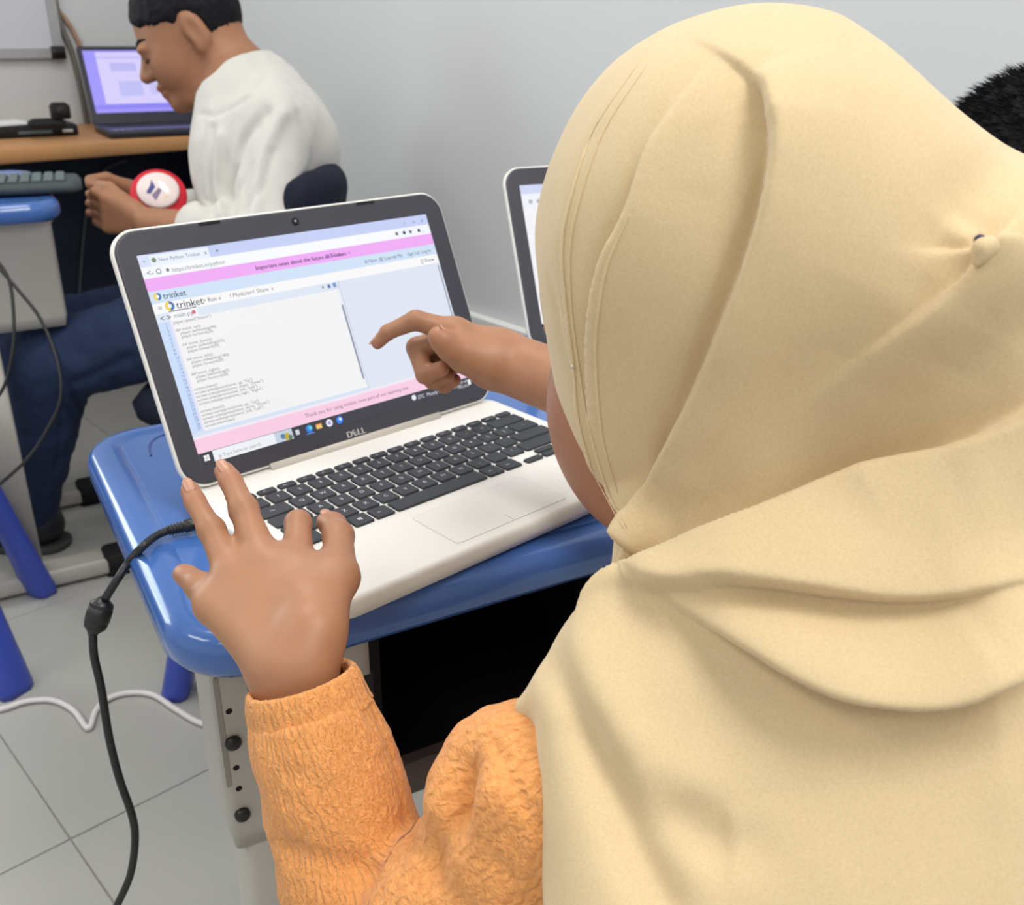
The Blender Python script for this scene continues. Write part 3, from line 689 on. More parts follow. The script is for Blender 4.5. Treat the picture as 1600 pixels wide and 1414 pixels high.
def pxfold(V, N, curve, amp, wid, kind='ridge', bvh=None, taper=(1, 1), n=150, wid2=None, lat=None):
    """sculpt one cloth fold along a line lying on the surface; returns displacement along the normals"""
    cu = spline(curve, n); hit = []; nn = []
    for u, v in cu:
        d = ray(u, v); h = bvh.ray_cast(Vector(CAM), Vector(d / np.linalg.norm(d)))
        if h[0] is not None: hit.append(np.array(h[0])); nn.append(np.array(h[1]))
    if len(hit) < 3: return np.zeros(len(V))
    Q = np.array(hit); Nn = np.array(nn)
    for _ in range(20): Nn[1:-1] = (Nn[:-2] + Nn[1:-1] + Nn[2:]) / 3; Q[1:-1] = (Q[:-2] + 2 * Q[1:-1] + Q[2:]) / 4
    Tn = np.gradient(Q, axis=0); Tn /= np.linalg.norm(Tn, axis=1)[:, None] + 1e-9
    Sd = np.cross(Nn, Tn); Sd /= np.linalg.norm(Sd, axis=1)[:, None] + 1e-9
    w2 = wid2 or wid; R = max(wid, w2) * 3.2
    cand = np.nonzero(((V > Q.min(0) - R) & (V < Q.max(0) + R)).all(1))[0]
    out = np.zeros(len(V))
    for ch in np.array_split(cand, max(1, len(cand) // 7000)):
        if not len(ch): continue
        D = ((V[ch][:, None, :] - Q[None]) ** 2).sum(-1); j = D.argmin(1)
        e = V[ch] - Q[j]; s = (e * Sd[j]).sum(1); al = (e * Tn[j]).sum(1); al = np.where((j == 0) | (j == len(Q) - 1), np.abs(al), 0)
        t = j / (len(Q) - 1)
        A = amp * np.interp(t, np.linspace(0, 1, len(taper)), taper) * np.exp(-(al / (wid * 1.2)) ** 2)
        A = A * ((N[ch] * Nn[j]).sum(1) > .0) * np.exp(-(np.maximum(0, np.abs((e * Nn[j]).sum(1)) - .02) / .01) ** 2)
        if kind == 'ridge': f = np.where(s > 0, np.exp(-(s / wid) ** 2), np.exp(-(s / w2) ** 2))
        else:                                   # 'step': the side s > 0 lies on top, falling off over wid; s < 0 sinks over w2
            f = np.where(s > 0, np.exp(-(s / wid) ** 2), 0) * (1 / (1 + np.exp(-s / .0007))) - .55 * np.where(s <= 0, np.exp(-(s / w2) ** 2), 0) * (1 / (1 + np.exp(s / .0007)))
        out[ch] += A * f
        if lat is not None and kind == 'step':      # the upper layer hangs over its edge a little
            lat[ch] -= Sd[j] * (A * .55 * np.where(s > -.001, np.exp(-(np.maximum(s, 0) / (wid * .6)) ** 2), 0) * (1 / (1 + np.exp(-(s + .0005) / .0005))))[:, None]
    return out
def bvh_of(V, F):
    from mathutils.bvhtree import BVHTree
    return BVHTree.FromPolygons([tuple(v) for v in V], [tuple(f) for f in F])
bv = bvh_of(V, F)
dsp = pxfold(V, N, [(678, 1340), (700, 1300), (712, 1255), (716, 1215)], -.016, .010, 'ridge', bvh=bv, taper=(.5, 1, .7))
dsp += pxfold(V, N, [(700, 1330), (722, 1300), (745, 1262), (770, 1240)], .006, .010, 'ridge', bvh=bv)
dsp += pxfold(V, N, [(770, 1160), (800, 1220), (845, 1300), (880, 1370)], -.0016, .0030, 'ridge', bvh=bv)
dsp += pxfold(V, N, [(450, 1330), (500, 1350), (560, 1360)], -.004, .008, 'ridge', bvh=bv)
dsp += pxfold(V, N, [(640, 1320), (620, 1200), (590, 1120)], -.002, .003, 'ridge', bvh=bv)
V = V + N * dsp[:, None]
me = grid_mesh('blouse', W2L(girl, V), F, M_orange)
aa = me.attributes.new('limb', 'FLOAT_VECTOR', 'POINT'); aa.data.foreach_set('vector', lc.astype(np.float32).ravel())
blouse = link('blouse', me, girl)
# turned-back cuff of the left sleeve: an open band with a folded lip
d0 = unit(fore[1] - fore[0]); cu = MB(); rings = []; lcs = []
ux = unit(ax - d0 * (ax @ d0)); uy = np.cross(d0, ux)
prof = [(.0228, .020), (.0235, .004), (.0242, .0006), (.0258, -.0006), (.0272, .0008), (.0286, .006), (.0296, .0125), (.0304, .0175), (.0312, .0190), (.0306, .0204), (.0285, .0215)]
for r, z in prof:
    ring = []
    for a in np.linspace(0, 2 * math.pi, 96, endpoint=False):
        rr = r + .0006 * math.sin(a * 23 + z * 300) * .5 + .0005 * math.sin(a * 41)
        ring.append(fore[0] + d0 * z + ux * rr * 1.04 * math.cos(a) + uy * rr * .92 * math.sin(a) - np.array(girl.location))
        lcs.append((z, a * .03, 6.))
    rings.append(ring)
cu.loops(rings, 0, True, False, False)
cme = cu.mesh('cuff', M_orange); aa = cme.attributes.new('limb', 'FLOAT_VECTOR', 'POINT'); aa.data.foreach_set('vector', np.array(lcs, np.float32).ravel())
link('cuff', cme, blouse)

# ---- cream headscarf
BUN = at(1545, 505, .410)
h = Body()
h.ell(hd(-.012, 0, .018), (.098, .081, .097), (HF, HR, HU), .02)
h.ell(hd(.012, 0, -.040), (.070, .071, .078), (HF, HR, HU), .03)
h.cap(hd(-.030, 0, .018), BUN, .090, .058, .02)
h.cap(hd(-.01, 0, -.05), NECK + np.array([.0, .01, .0]), .066, .075, .03)
h.ell(hd(.125, 0, -.052), (.083, .10, .090), (HF, HR, HU), .006, -1)            # opening for the face
h.cap(BUN, (.055, -.475, K + .06), .052, .07, .04)
h.cap(at(985, 1010, .435), at(1420, 1020, .430), .027, .085, .04)               # wrap over the near shoulder
h.cap(at(948, 1120, .415), at(1010, 1480, .395), .030, .040, .03)
h.ell((.05, -.475, K - .02), (.135, .085, .15), None, .04)
h.cap(at(1230, 1150, .440), at(1330, 1480, .430), .075, .10, .05)
h.cap((.09, -.42, K + .04), SR + np.array([.0, .0, .01]), .068, .058, .03)
h.cap(SR, SR + np.array([.01, -.01, -.12]), .056, .06, .03)
h.cap(hd(.05, .03, -.10), (.06, -.34, K - .06), .035, .05, .03)
h.chain([at(1012, 888, .446), at(1024, 850, .437), at(1075, 740, .430)], [.007, .0125, .014], .02, .02)
h.cap(at(862, 1080, .425), at(822, 1104, .432), .009, .0055, .01)
h.cut_half((0, 0, K - .20), (0, 0, 1), .01)
V, F = h.mesh(.0015)
V = relax(V, F, 2, .5)
M_scarf = cloth_mat('cream_crepe_scarf', rgb(214, 191, 152), rgb(204, 180, 139), .72, .25, 900, .16, .0006)
FOLDS = [   # (line, height, width, kind, taper, other width)
 ([(1000, 95), (930, 200), (895, 300), (880, 380), (885, 470), (897, 570), (905, 660), (935, 760), (978, 835)], .0022, .010, 'step', (.4, 1, 1), .004),
 ([(1060, 160), (1012, 235), (985, 330), (950, 405), (935, 480), (930, 560), (940, 680), (965, 770), (990, 835)], .0060, .013, 'step', (.2, .8, 1, 1, 1), .006),
 ([(1175, 118), (1205, 150), (1216, 230), (1206, 310), (1180, 400), (1140, 500), (1090, 620), (1040, 720), (1003, 800), (985, 850)], .0110, .022, 'step', (.2, 1, 1, .8, .8, .8, .7), .013),
 ([(1130, 180), (1110, 260), (1080, 360), (1050, 480)], -.003, .018, 'ridge', (.5, 1, .6), None),
 ([(1600, 652), (1500, 702), (1400, 735), (1300, 778), (1200, 830), (1100, 882), (1010, 925)], .0150, .026, 'step', (.4, .6, 1, 1, 1, .8), .012),
 ([(1085, 940), (1180, 923), (1300, 926), (1400, 933), (1500, 928), (1570, 912)], .0110, .020, 'step', (.7, 1, .9, .7, .5, .2), .014),
 ([(1110, 978), (1200, 1018), (1300, 1064), (1400, 1080), (1480, 1076), (1560, 1046), (1600, 1012)], .0160, .022, 'step', (.3, .8, 1, 1, 1, .8), .034),
 ([(962, 938), (1100, 950), (1220, 995), (1320, 1038)], .004, .010, 'ridge', (1, 1, .4), None),
 ([(872, 1045), (905, 1130), (955, 1240), (1000, 1340), (1040, 1414)], -.010, .010, 'ridge', (.6, 1, 1, .9), None),
 ([(900, 1040), (950, 1130), (1020, 1210), (1090, 1262), (1140, 1330)], .006, .013, 'ridge', (.6, 1, 1, .3), None),
 ([(1010, 1205), (1060, 1265), (1115, 1310), (1150, 1320)], -.008, .011, 'ridge', (.4, 1, 1, .4), None),
 ([(1532, 412), (1505, 445), (1460, 478), (1400, 525), (1320, 590), (1260, 640)], .0075, .016, 'step', (1, 1, .8, .5, .2, 0), .012),
 ([(1600, 232), (1540, 290), (1490, 345), (1440, 420)], -.006, .013, 'ridge', (.8, 1, .6, .1), None),
 ([(1480, 340), (1510, 370), (1528, 392)], .007, .006, 'ridge', (.2, 1, 1), None),
 ([(1640, 396), (1600, 402), (1570, 402), (1545, 400)], .008, .014, 'step', (1, 1, 1, .7), .014),
 ([(1600, 425), (1540, 460), (1460, 530), (1390, 620)], .006, .015, 'ridge', (.8, 1, .8, .1), None),
 ([(1530, 520), (1490, 580), (1420, 670), (1330, 720)], -.006, .020, 'ridge', (.5, 1, .8, .2), None),
 ([(1360, 450), (1300, 560), (1220, 680), (1130, 790)], -.004, .026, 'ridge', (.2, 1, 1, .4), None),
 ([(1050, 680), (1040, 760), (1040, 840), (1020, 895)], -.0055, .007, 'ridge', (.1, 1, 1, .8), None),
 ([(1015, 700), (1018, 760), (1010, 830)], .0025, .006, 'ridge', (.2, 1, .5), None),
 ([(852, 410), (868, 480), (886, 560)], -.0018, .004, 'ridge', (.2, 1, .4), None),
 ([(838, 430), (858, 560), (884, 680), (930, 780)], -.0016, .004, 'ridge', (.2, 1, 1, .4), None),
 ([(1600, 760), (1480, 830), (1330, 880), (1200, 900)], .004, .016, 'ridge', (1, 1, .6, .1), None),
]
N = vnormals(V, F); bv = bvh_of(V, F)
dsp = np.zeros(len(V)); lat = np.zeros_like(V)
for cv_, amp, wid, kind, taper, w2 in FOLDS:
    dsp += pxfold(V, N, cv_, amp, wid, kind, bvh=bv, taper=taper, wid2=w2, lat=lat)
dsp += vnoise(V * 24) * .0012 + vnoise(V * 55) * .0004
V = relax(V + N * dsp[:, None] + lat, F, 2, .45)
scarf = link('headscarf', grid_mesh('headscarf', W2L(girl, V), F, M_scarf), girl)

# stitched hem lines, pins and the pinned knot on the scarf
bv = bvh_of(V, F); G0 = np.array(girl.location)
def hit(u, v):
    d = unit(ray(u, v)); r = bv.ray_cast(Vector(CAM), Vector(d)); return np.array(r[0]), np.array(r[1])
M_seam = cloth_mat('cream_hem_thread', rgb(226, 206, 166), rgb(206, 182, 138), .8, .2, 1500, .3, .0005)
for cu_, r_ in (([(1000, 96), (930, 201), (895, 301), (880, 381), (885, 471), (897, 571), (906, 661), (936, 761), (975, 826)], .0006), ([(1012, 100), (944, 205), (908, 303), (892, 383), (893, 471), (905, 571), (920, 661), (948, 761), (980, 826)], .0005),
                ([(985, 335), (951, 408), (936, 482), (931, 562), (941, 682), (966, 772)], .0007), ([(846, 660), (880, 738), (920, 796), (960, 828)], .0006)):
    P_ = []
    for u, v in spline(cu_, 60):
        try: p, n = hit(u, v); P_.append(p + n * .0002 - G0)
        except Exception: pass
    if len(P_) > 5: m = MB(); m.tube(P_, [.0001, r_, r_, r_, r_, .0001], 6); m.build('hem_line', M_seam, scarf)
p, n = hit(1543, 388); e = unit(at(1560, 384, .4) - at(1530, 390, .4)); g = Body(); g.cap(p - e * .001 + n * .0005, p + e * .0025 + n * .002, .0036, .0030, .002); g.cap(p - e * .001, p - e * .004 - HU * .004, .0028, .0016, .003)
Vk, Fk = g.mesh(.0009, p - .02, p + .02); link('pinned_knot', grid_mesh('pinned_knot', Vk - G0, Fk, M_scarf), scarf)
M_pin = mat('dark_pin', rgb(44, 28, 66), .3, .5, noise=(90, .1)); M_bead = mat('silver_pin', rgb(214, 206, 190), .25, .5, metal=.6, noise=(90, .05))
for (u, v), r_, mt, nm in (((1527, 377), .0019, M_pin, 'scarf_pin'), ((897, 572), .0010, M_bead, 'scarf_pin')):
    p, n = hit(u, v); c_ = p + n * r_ * .6 - G0; m = MB(); m.lathe([(r_ * max(.02, math.sin(a)), -r_ * math.cos(a)) for a in np.linspace(0, math.pi, 9)], c=tuple(c_), seg=14); m.build(nm, mt, scarf)
# ================================================================ charger cord of the laptop
t = thing('charger_cord', 'black charger cord with a ferrite bead hanging off the desk edge', 'cord', tuple(atz(225, 858, ZK - .02)))
def L(t, P): return [tuple(np.array(p) - np.array(t.location)) for p in P]
ZT = ZK - .02
pp = [atz(262, 829, ZT + .006), atz(243, 838, ZT + .006), atz(222, 855, ZT + .007), at(204, 875, .733), at(184, 904, .729), at(164, 936, .730)]
m = MB(); m.tube(L(t, pp), .0031, 10, samples=40); m.build('cable', M_cable, t)
m = MB(); m.tube(L(t, [at(145, 990, .733), at(147, 1025, .736), at(158, 1075, .742), at(170, 1150, .752), at(186, 1215, .762), at(205, 1270, .772), at(211, 1310, .780), at(204, 1365, .790), at(183, 1414, .80), at(150, 1480, .815), at(160, 1560, .84), at(230, 1640, .88)]), .0031, 10, samples=70); m.build('cable', M_cable, t)
b0, b1 = at(163, 934, .733), at(144, 992, .733); d = b1 - b0
m = MB(); m.tube(L(t, [b0 + d * q for q in (0, .06, .14, .22, .25, .28, .45, .62, .65, .68, .80, .92, 1)]), [.0034, .0050, .0082, .0088, .0082, .0090, .0092, .0090, .0082, .0088, .0080, .0045, .0034], 16); m.build('ferrite_bead', M_cable, t)
p0, p1 = atz(262, 829, ZT + .006), atz(315, 816, ZT + .008); d = p1 - p0; pts = []; rr = []
for i in range(5):
    for q, r in ((.02, .0042), (.055, .0042), (.06, .0034), (.085, .0034)): pts.append(p0 + d * (q + i * .09)); rr.append(r + i * .0001)
pts += [p0 + d * .47, p0 + d * .5, p0 + d * .98, p0 + d]; rr += [.0043, .0050, .0050, .0030]
m = MB(); m.tube(L(t, pts), rr, 14); m.build('plug', M_cable, t)

# ================================================================ neighbour's place on the right
school_desk('blue topped school desk on the right partly hidden behind the headscarf', (.355, -.105), DESK_RZ, W=.55)
def screen_plain(lid, S, H):
    s = Screen(S, H); s.rect(0, 1, 0, 1, (244, 243, 246), 0); s.rect(0, 1, 0, .06, (206, 214, 244)); s.rect(0, 1, .06, .15, (240, 242, 250))
    for i in range(7): s.rect(.03 + i * .035, .045 + i * .035, .10, .125, (170, 176, 190), 2)
    for i in range(14): s.rect(.05, .2 + .09 * ((i * 7) % 5), .22 + i * .045, .235 + i * .045, (190, 194, 204), 2)
    s.rect(0, 1, .93, 1, (50, 52, 64), 2); s.done(lid)
laptop('second white laptop with dark screen border half hidden behind the headscarf', screen_plain, (.421, .068, ZK), math.radians(-18), True, 66, False)

# white trunking low on the right wall
m = MB(); m.slab(XW - .022, XW - .0005, -2.0, 1.9, .003, [(0, .395), (0, .425), (.003, .428)], seg=2, smooth=False)
tag(m.build('cable_trunking', mat('trunking_plastic', rgb(226, 226, 224), .5, noise=(9, .02))), 'long white cable trunking running low along the right wall', 'trunking')

# ================================================================ left desk, its load and the stools
ldk = school_desk('blue topped school desk at the left edge carrying a dark keyboard', (.236, 1.13), math.radians(77), H=.72, W=.45, D=.45, tray=False, wide=True)
M_grey = mat('dark_grey_plastic', rgb(62, 70, 74), .6, .3, noise=(30, .15))
M_greyk = mat('grey_keys', rgb(92, 104, 106), .6, .3, noise=(60, .2))
kb = thing('keyboard', 'dark grey keyboard overhanging the end of the left blue desk', 'keyboard', tuple(atz(27, 297, .722)), math.radians(-20))
m = MB(); m.slab(-.36, .105, -.075, .048, .02, [(.01, 0), (0, .005), (0, .012), (.006, .019), (.012, .020)], seg=5); m.build('keyboard_body', M_grey, kb)
kk = MB(); kk.slab(-.0075, .0075, -.0075, .0075, .002, [(0, 0), (0, .003), (.002, .005)], seg=2); kme = kk.mesh('key', M_greyk)
for i in range(23):
    for j in range(5): link('key', kme, kb, loc=(-.335 + i * .0185, -.055 + j * .0195, .020))
def stool(label, c, rz, Hs=.43, sp=.155):
    t = thing('stool', label, 'stool', (c[0], c[1], 0), rz, 'blue plastic stools')
    m = MB(); m.lathe([(.0001, Hs - .012), (.10, Hs - .012), (.135, Hs - .03), (.142, Hs - .028), (.147, Hs - .012), (.143, Hs - .002), (.13, Hs), (.0001, Hs - .003)], seg=40); m.build('seat', M_stool, t)
    for sx, sy in ((1, 1), (1, -1), (-1, 1), (-1, -1)):
        f = np.array([sp * sx, sp * sy, 0]); tp = np.array([.085 * sx, .085 * sy, Hs - .015]); d = unit([sx, sy, 0]); q = np.cross(d, [0, 0, 1]); m = MB(); rings = []
        for u, wd, th in ((0, .030, .022), (.03, .031, .024), (.3, .026, .020), (.7, .021, .017), (1, .020, .016)):
            c0 = f + (tp - f) * u; rings.append([tuple(c0 + q * x * wd + d * y * th) for x, y in [(a * .92 if abs(b_) > .5 else a, b_ * .92 if abs(a) > .5 else b_) for a, b_ in [(-1, -.6), (-.6, -1), (.6, -1), (1, -.6), (1, .6), (.6, 1), (-.6, 1), (-1, .6)]]])
        m.loops(rings, 0, True); m.build('leg', M_stool, t)
    return t
s1, s2 = atz(66, 925, 0), atz(22, 1080, 0); dv = s1 - s2; mid = (s1 + s2) / 2; nrm = np.array([-dv[1], dv[0], 0])
stool('blue plastic stool standing left of the floor cable, cut by the picture edge', mid + nrm * .5, math.atan2(dv[1], dv[0]), sp=np.linalg.norm(dv) / 2)
s3 = atz(277, 1082, 0); ang = math.radians(6); R3 = np.array([[math.cos(ang), -math.sin(ang)], [math.sin(ang), math.cos(ang)]])
stool('blue plastic stool hidden behind the laptop desk with one leg showing', s3[:2] - R3 @ np.array([-.15, .15]), ang, sp=.15)

m = MB(); P = [(-60, 1112), (0, 1108), (40, 1096), (82, 1094), (115, 1110), (138, 1138), (150, 1110), (172, 1090), (205, 1082), (240, 1086), (275, 1108), (315, 1130), (360, 1135), (460, 1120)]
m.tube([tuple(atz(u, v, .006)) for u, v in P], .0045, 10, samples=90)
tag(m.build('floor_cable', M_wcable), 'white cable snaking over the floor tiles between the stool legs', 'cable')
for lab, P in (('thin black cable hanging at the left edge below the blue desk, nearer the picture border', [(-30, 380), (5, 420), (18, 455), (22, 520), (16, 570), (2, 612), (-30, 650)]),
               ('thin black cable curving right across the beige desk panel', [(-30, 385), (4, 425), (30, 455), (58, 490), (78, 530), (92, 575), (95, 620), (80, 660), (40, 720), (-40, 790)])):
    m = MB(); m.tube([tuple(at(u, v, 1.50)) for u, v in P], .0026, 8, samples=40); tag(m.build('hanging_cable', M_cable), lab, 'cable', 'cables hanging below the left desk')

# ================================================================ wooden desk along the back wall
M_wood = mat('wood_laminate', rgb(186, 136, 88), .45, .4, noise=(7, .12, 6))
M_navy = mat('dark_panel', rgb(30, 36, 52), .7, .2, noise=(6, .08))
ZW = .72
wd = thing('wooden_desk', 'long wooden desk with dark panel below, standing along the back wall', 'desk', (.2, 2.18, 0))
m = MB(); m.slab(-1.5, .795, -.235, .235, .02, [(.004, ZW - .036), (0, ZW - .032), (0, ZW - .004), (.004, ZW)], seg=3); m.build('desktop', M_wood, wd)
m = MB(); m.box(-1.45, .78, .05, .07, .06, ZW - .037); m.build('modesty_panel', M_navy, wd)
for x in (-1.44, -.3, .755):
    m = MB(); m.box(x, x + .025, -.2, .049, 0, ZW - .037); m.build('side_panel', M_navy, wd)
for u in (198, 256):
    p = at(u, 252, 2.45); m = MB(); m.lathe([(.0001, 0), (.009, 0), (.009, .006), (.0001, .008)], seg=12, M=Matrix.Rotation(math.radians(90), 4, 'X')); m.build('panel_fitting', M_bolt, wd, loc=(p[0] - .2, .0495, p[2]))
m = MB(); m.tube([tuple((lambda d: CAM + d * ((2.222 - CAM[1]) / d[1]))(ray(u, v))) for u, v in [(120, 520), (128, 400), (135, 330), (142, 295), (160, 268), (185, 254), (200, 251)]], .004, 8, samples=24)
tag(m.build('looped_cable', mat('grey_cable', rgb(58, 66, 74), .6, noise=(20, .1))), 'grey cable looping in front of the dark desk panel', 'cable')
# dark laptop
lp = thing('laptop', 'black laptop with a bluish purple screen on the wooden desk', 'laptop', (.668, 1.985, ZW), math.radians(-12))
M_blk = mat('black_laptop_plastic', rgb(36, 38, 52), .4, .4, noise=(30, .06))
M_deck = mat('dark_blue_deck', rgb(58, 62, 108), .4, .4, noise=(30, .06))
m = MB(); m.slab(0, .33, 0, .215, .012, [(.004, 0), (0, .004), (0, .016), (.003, .019)], seg=4); bs_ = m.build('base', M_blk, lp)
m = MB(); m.slab(.02, .31, .085, .20, .004, [(0, .0188), (0, .0196)], seg=3, smooth=False); m.build('keyboard_field', M_rubber, bs_)
m = MB(); m.slab(.008, .322, .008, .08, .004, [(0, .0185), (0, .0193)], seg=3, smooth=False); m.build('palm_rest', M_deck, bs_)
for q in (.010, .026, .044): m = MB(); m.lathe([(.0001, .0193), (.0042, .0193), (.0042, .0199), (.0030, .0200), (.0001, .0200)], c=(q + .01, .012, 0), seg=12); m.build('indicator_sticker', M_logo, bs_)
thl = math.radians(62); MLl = Matrix(((1, 0, 0, 0), (0, math.cos(thl), -math.sin(thl), .205), (0, math.sin(thl), math.cos(thl), .018), (0, 0, 0, 1)))
m = MB(); m.slab(0, .33, 0, .215, .008, [(.003, -.010), (0, -.007), (0, 0), (.001, .001)], seg=4); ld_ = m.build('lid', M_blk, lp, mw=MLl)
class S3(Screen):
    def P(s, u, v): return (.012 + u * .306, .03 + (1 - v) * .173)
s = S3(.306, .173); s.rect(0, 1, 0, 1, (156, 146, 250), 0); s.rect(.10, 1, .03, .86, (214, 206, 252)); s.rect(.10, .62, .10, .13, (186, 180, 244), 2); s.rect(.2, .42, .2, .34, (188, 184, 244), 2); s.rect(.24, .44, .50, .74, (190, 190, 246), 2); s.rect(.5, .56, .5, .72, (198, 192, 246), 2); s.rect(0, 1, .88, .94, (134, 126, 240), 2); s.done(ld_)
# black box, gadget and paper on the wooden desk
bxp = atz(70, 214, ZW)
t = thing('device', 'flat black electronic device lying at the left of the wooden desk', 'device', tuple(bxp), math.radians(-8))
m = MB(); m.slab(-.30, .085, 0, .16, .012, [(.004, 0), (0, .004), (0, .022), (.005, .028)], seg=4); m.build('casing', M_rubber, t)
m = MB(); m.box(-.06, .02, -.0008, .003, .009, .016); m.build('front_strip', M_greyk, t)
m = MB(); m.slab(.045, .07, -.0015, .004, .001, [(0, .008), (0, .016)], seg=2); m.build('front_button', M_logo, t)
gp = atz(92, 200, ZW + .029)
t = thing('webcam', 'small black clip-on gadget standing on the flat device', 'gadget', tuple(gp + np.array([0, .04, 0])), math.radians(-10))
m = MB(); m.slab(-.055, .03, -.02, .02, .008, [(.003, 0), (0, .004), (0, .012), (.012, .020)], seg=4); m.build('clip', M_rubber, t)
m = MB(); m.slab(0, .045, -.022, .022, .012, [(.004, .018), (0, .022), (0, .048), (.008, .056)], seg=5); m.build('camera_head', M_rubber, t)
m = MB(); m.lathe([(.0001, 0), (.011, 0), (.011, .006), (.008, .008), (.0001, .007)], seg=16, M=Matrix.Rotation(math.radians(90), 4, 'X'), c=(.022, -.0215, .037)); m.build('lens', M_bolt, t)
m = MB(); m.slab(-.16, .05, -.05, .06, .003, [(0, 0), (0, .004)], seg=2, smooth=False)
o = m.build('paper_stack', mat('paper', rgb(232, 232, 232), .7, noise=(8, .03)), loc=tuple(atz(22, 196, ZW + .029) + np.array([0, .05, 0])), rz=.2); tag(o, 'small stack of white paper on the flat black device', 'paper')
# whiteboard with a faint drawing and the cables beside it
cr = CAM + ray(97, 90) * ((YW - CAM[1]) / ray(97, 90)[1])
M_board = mat('whiteboard_enamel', rgb(206, 208, 216), .3, .4)
nt = M_board.node_tree; n1 = nt.nodes.new('ShaderNodeTexNoise'); n1.inputs['Scale'].default_value = 7; n1.inputs['Detail'].default_value = 5; tc = nt.nodes.new('ShaderNodeTexCoord'); nt.links.new(tc.outputs['Object'], n1.inputs['Vector'])
rp = nt.nodes.new('ShaderNodeValToRGB'); rp.color_ramp.elements[0].position = .56; rp.color_ramp.elements[0].color = (*rgb(206, 208, 216), 1); rp.color_ramp.elements[1].position = .66; rp.color_ramp.elements[1].color = (*rgb(160, 162, 170), 1)
nt.links.new(n1.outputs['Fac'], rp.inputs[0]); nt.links.new(rp.outputs[0], nt.nodes['Principled BSDF'].inputs['Base Color'])
M_alu = mat('aluminium_trim', rgb(176, 176, 178), .4, .5, metal=.3, noise=(20, .04))
wb = thing('whiteboard', 'whiteboard with faint grey drawing on the back wall, top left', 'whiteboard', (cr[0], YW, cr[2]))
m = MB(); m.box(-.62, -.025, -.012, -.001, .025, .95); m.build('board', M_board, wb)
for a in ((-.645, 0, 0, .025), (-.645, 0, .95, .975), (-.025, 0, .025, .95), (-.645, -.62, .025, .95)):
    m = MB(); m.box(a[0], a[1], -.02, -.0005, a[2], a[3]); m.build('trim', M_alu, wb)
m = MB(); m.slab(-.035, .004, -.026, -.0202, .003, [(0, -.003), (0, .030)], seg=2); m.build('corner_cap', M_bolt, wb)
def onwall(u, v, off=.012): d = ray(u, v); return CAM + d * ((YW - off - CAM[1]) / d[1])
m = MB(); m.tube([tuple(onwall(u, v)) for u, v in [(80, -60), (86, 0), (96, 40), (112, 80), (122, 120), (130, 160), (140, 215)]], .008, 8, samples=30); tag(m.build('wall_cable', mat('grey_wall_cable', rgb(108, 104, 98), .6, noise=(9, .05))), 'thick grey cable running down the back wall beside the whiteboard', 'cable')
m = MB(); m.tube([tuple(onwall(u, v, .01)) for u, v in [(88, 12), (108, 38), (122, 64), (134, 92), (146, 125)]], .006, 8, samples=24); tag(m.build('wall_cable', mat('tan_wall_cable', rgb(170, 134, 108), .6, noise=(9, .05))), 'tan cable branching off behind the black laptop', 'cable')
# ================================================================ the boy by the wall
BSK = rgb(158, 111, 82)
KB = 1.85
def B(u, v, k=KB): return at(u, v, k)
boy = thing('person', 'boy in a white long-sleeved shirt and jeans sitting sideways and looking down', 'person', (.60, 1.18, 0))
bf0 = unit([-RC[0][0], -RC[0][1], 0]); bs0 = np.array([bf0[1], -bf0[0], 0]) * -1    # forward (picture left), his left side (to the camera)
if bs0 @ (CAM - np.array([.6, 1.2, 1.])) < 0: bs0 = -bs0
pb = math.radians(26); BF = bf0 * math.cos(pb) + np.array([0, 0, -math.sin(pb)]); BU = bf0 * math.sin(pb) + np.array([0, 0, math.cos(pb)])
ya = math.radians(-10); BF, BS = BF * math.cos(ya) - bs0 * math.sin(ya), bs0 * math.cos(ya) + BF * math.sin(ya)
BH = B(296, 50)
def bh(f, s_, u): return BH + BF * f + BS * s_ + BU * u
AX = (BF, BS, BU)
q = Body()
q.ell(bh(-.006, 0, .020), (.098, .076, .092), AX, .02)                      # skull
q.ell(bh(.038, 0, -.040), (.060, .062, .072), AX, .03)                      # face
for sd in (-1, 1):
    q.ell(bh(.050, sd * .032, -.040), (.036, .028, .040), AX, .02)          # cheeks
    q.ell(bh(.088, sd * .031, .006), (.012, .020, .008), AX, .012)          # brow bone
    q.ell(bh(.086, sd * .030, -.008), (.010, .014, .008), AX, .006)         # lowered eyelids
    e0 = bh(-.018, sd * .076, -.008)                                        # ears
    q.ell(e0, (.020, .009, .034), (unit(BF * .9 - BU * .2), BS, unit(BU * .9 + BF * .2)), .006)
    q.ell(e0 + BS * sd * .010 + BF * .004, (.010, .006, .020), AX, .004, -1)
    q.ell(e0 + BF * .006 - BU * .028, (.009, .007, .012), AX, .006)
q.cap(bh(.092, 0, -.004), bh(.112, 0, -.034), .009, .013, .012)            # nose
for sd in (-1, 1): q.ell(bh(.104, sd * .011, -.038), (.009, .008, .008), AX, .006)
q.ell(bh(.096, 0, -.062), (.012, .024, .008), AX, .006); q.ell(bh(.093, 0, -.075), (.011, .021, .008), AX, .006)   # lips
q.ell(bh(.074, 0, -.100), (.026, .028, .022), AX, .02)                     # chin
q.cap(bh(-.018, .045, -.060), bh(.050, .024, -.098), .020, .018, .02); q.cap(bh(-.018, -.045, -.060), bh(.050, -.024, -.098), .020, .018, .02)   # jaw
C7 = B(400, 132); q.cap(C7, bh(-.030, 0, -.040), .052, .054, .03)
SHL = B(432, 196, 1.74); SHR = B(418, 186, 2.02)
q.cap(SHL, SHR, .05, .05, .04); q.cap(B(395, 190), B(420, 440), .10, .11, .04); q.cap(B(425, 470, 1.79), B(415, 465, 1.93), .085, .085, .04)
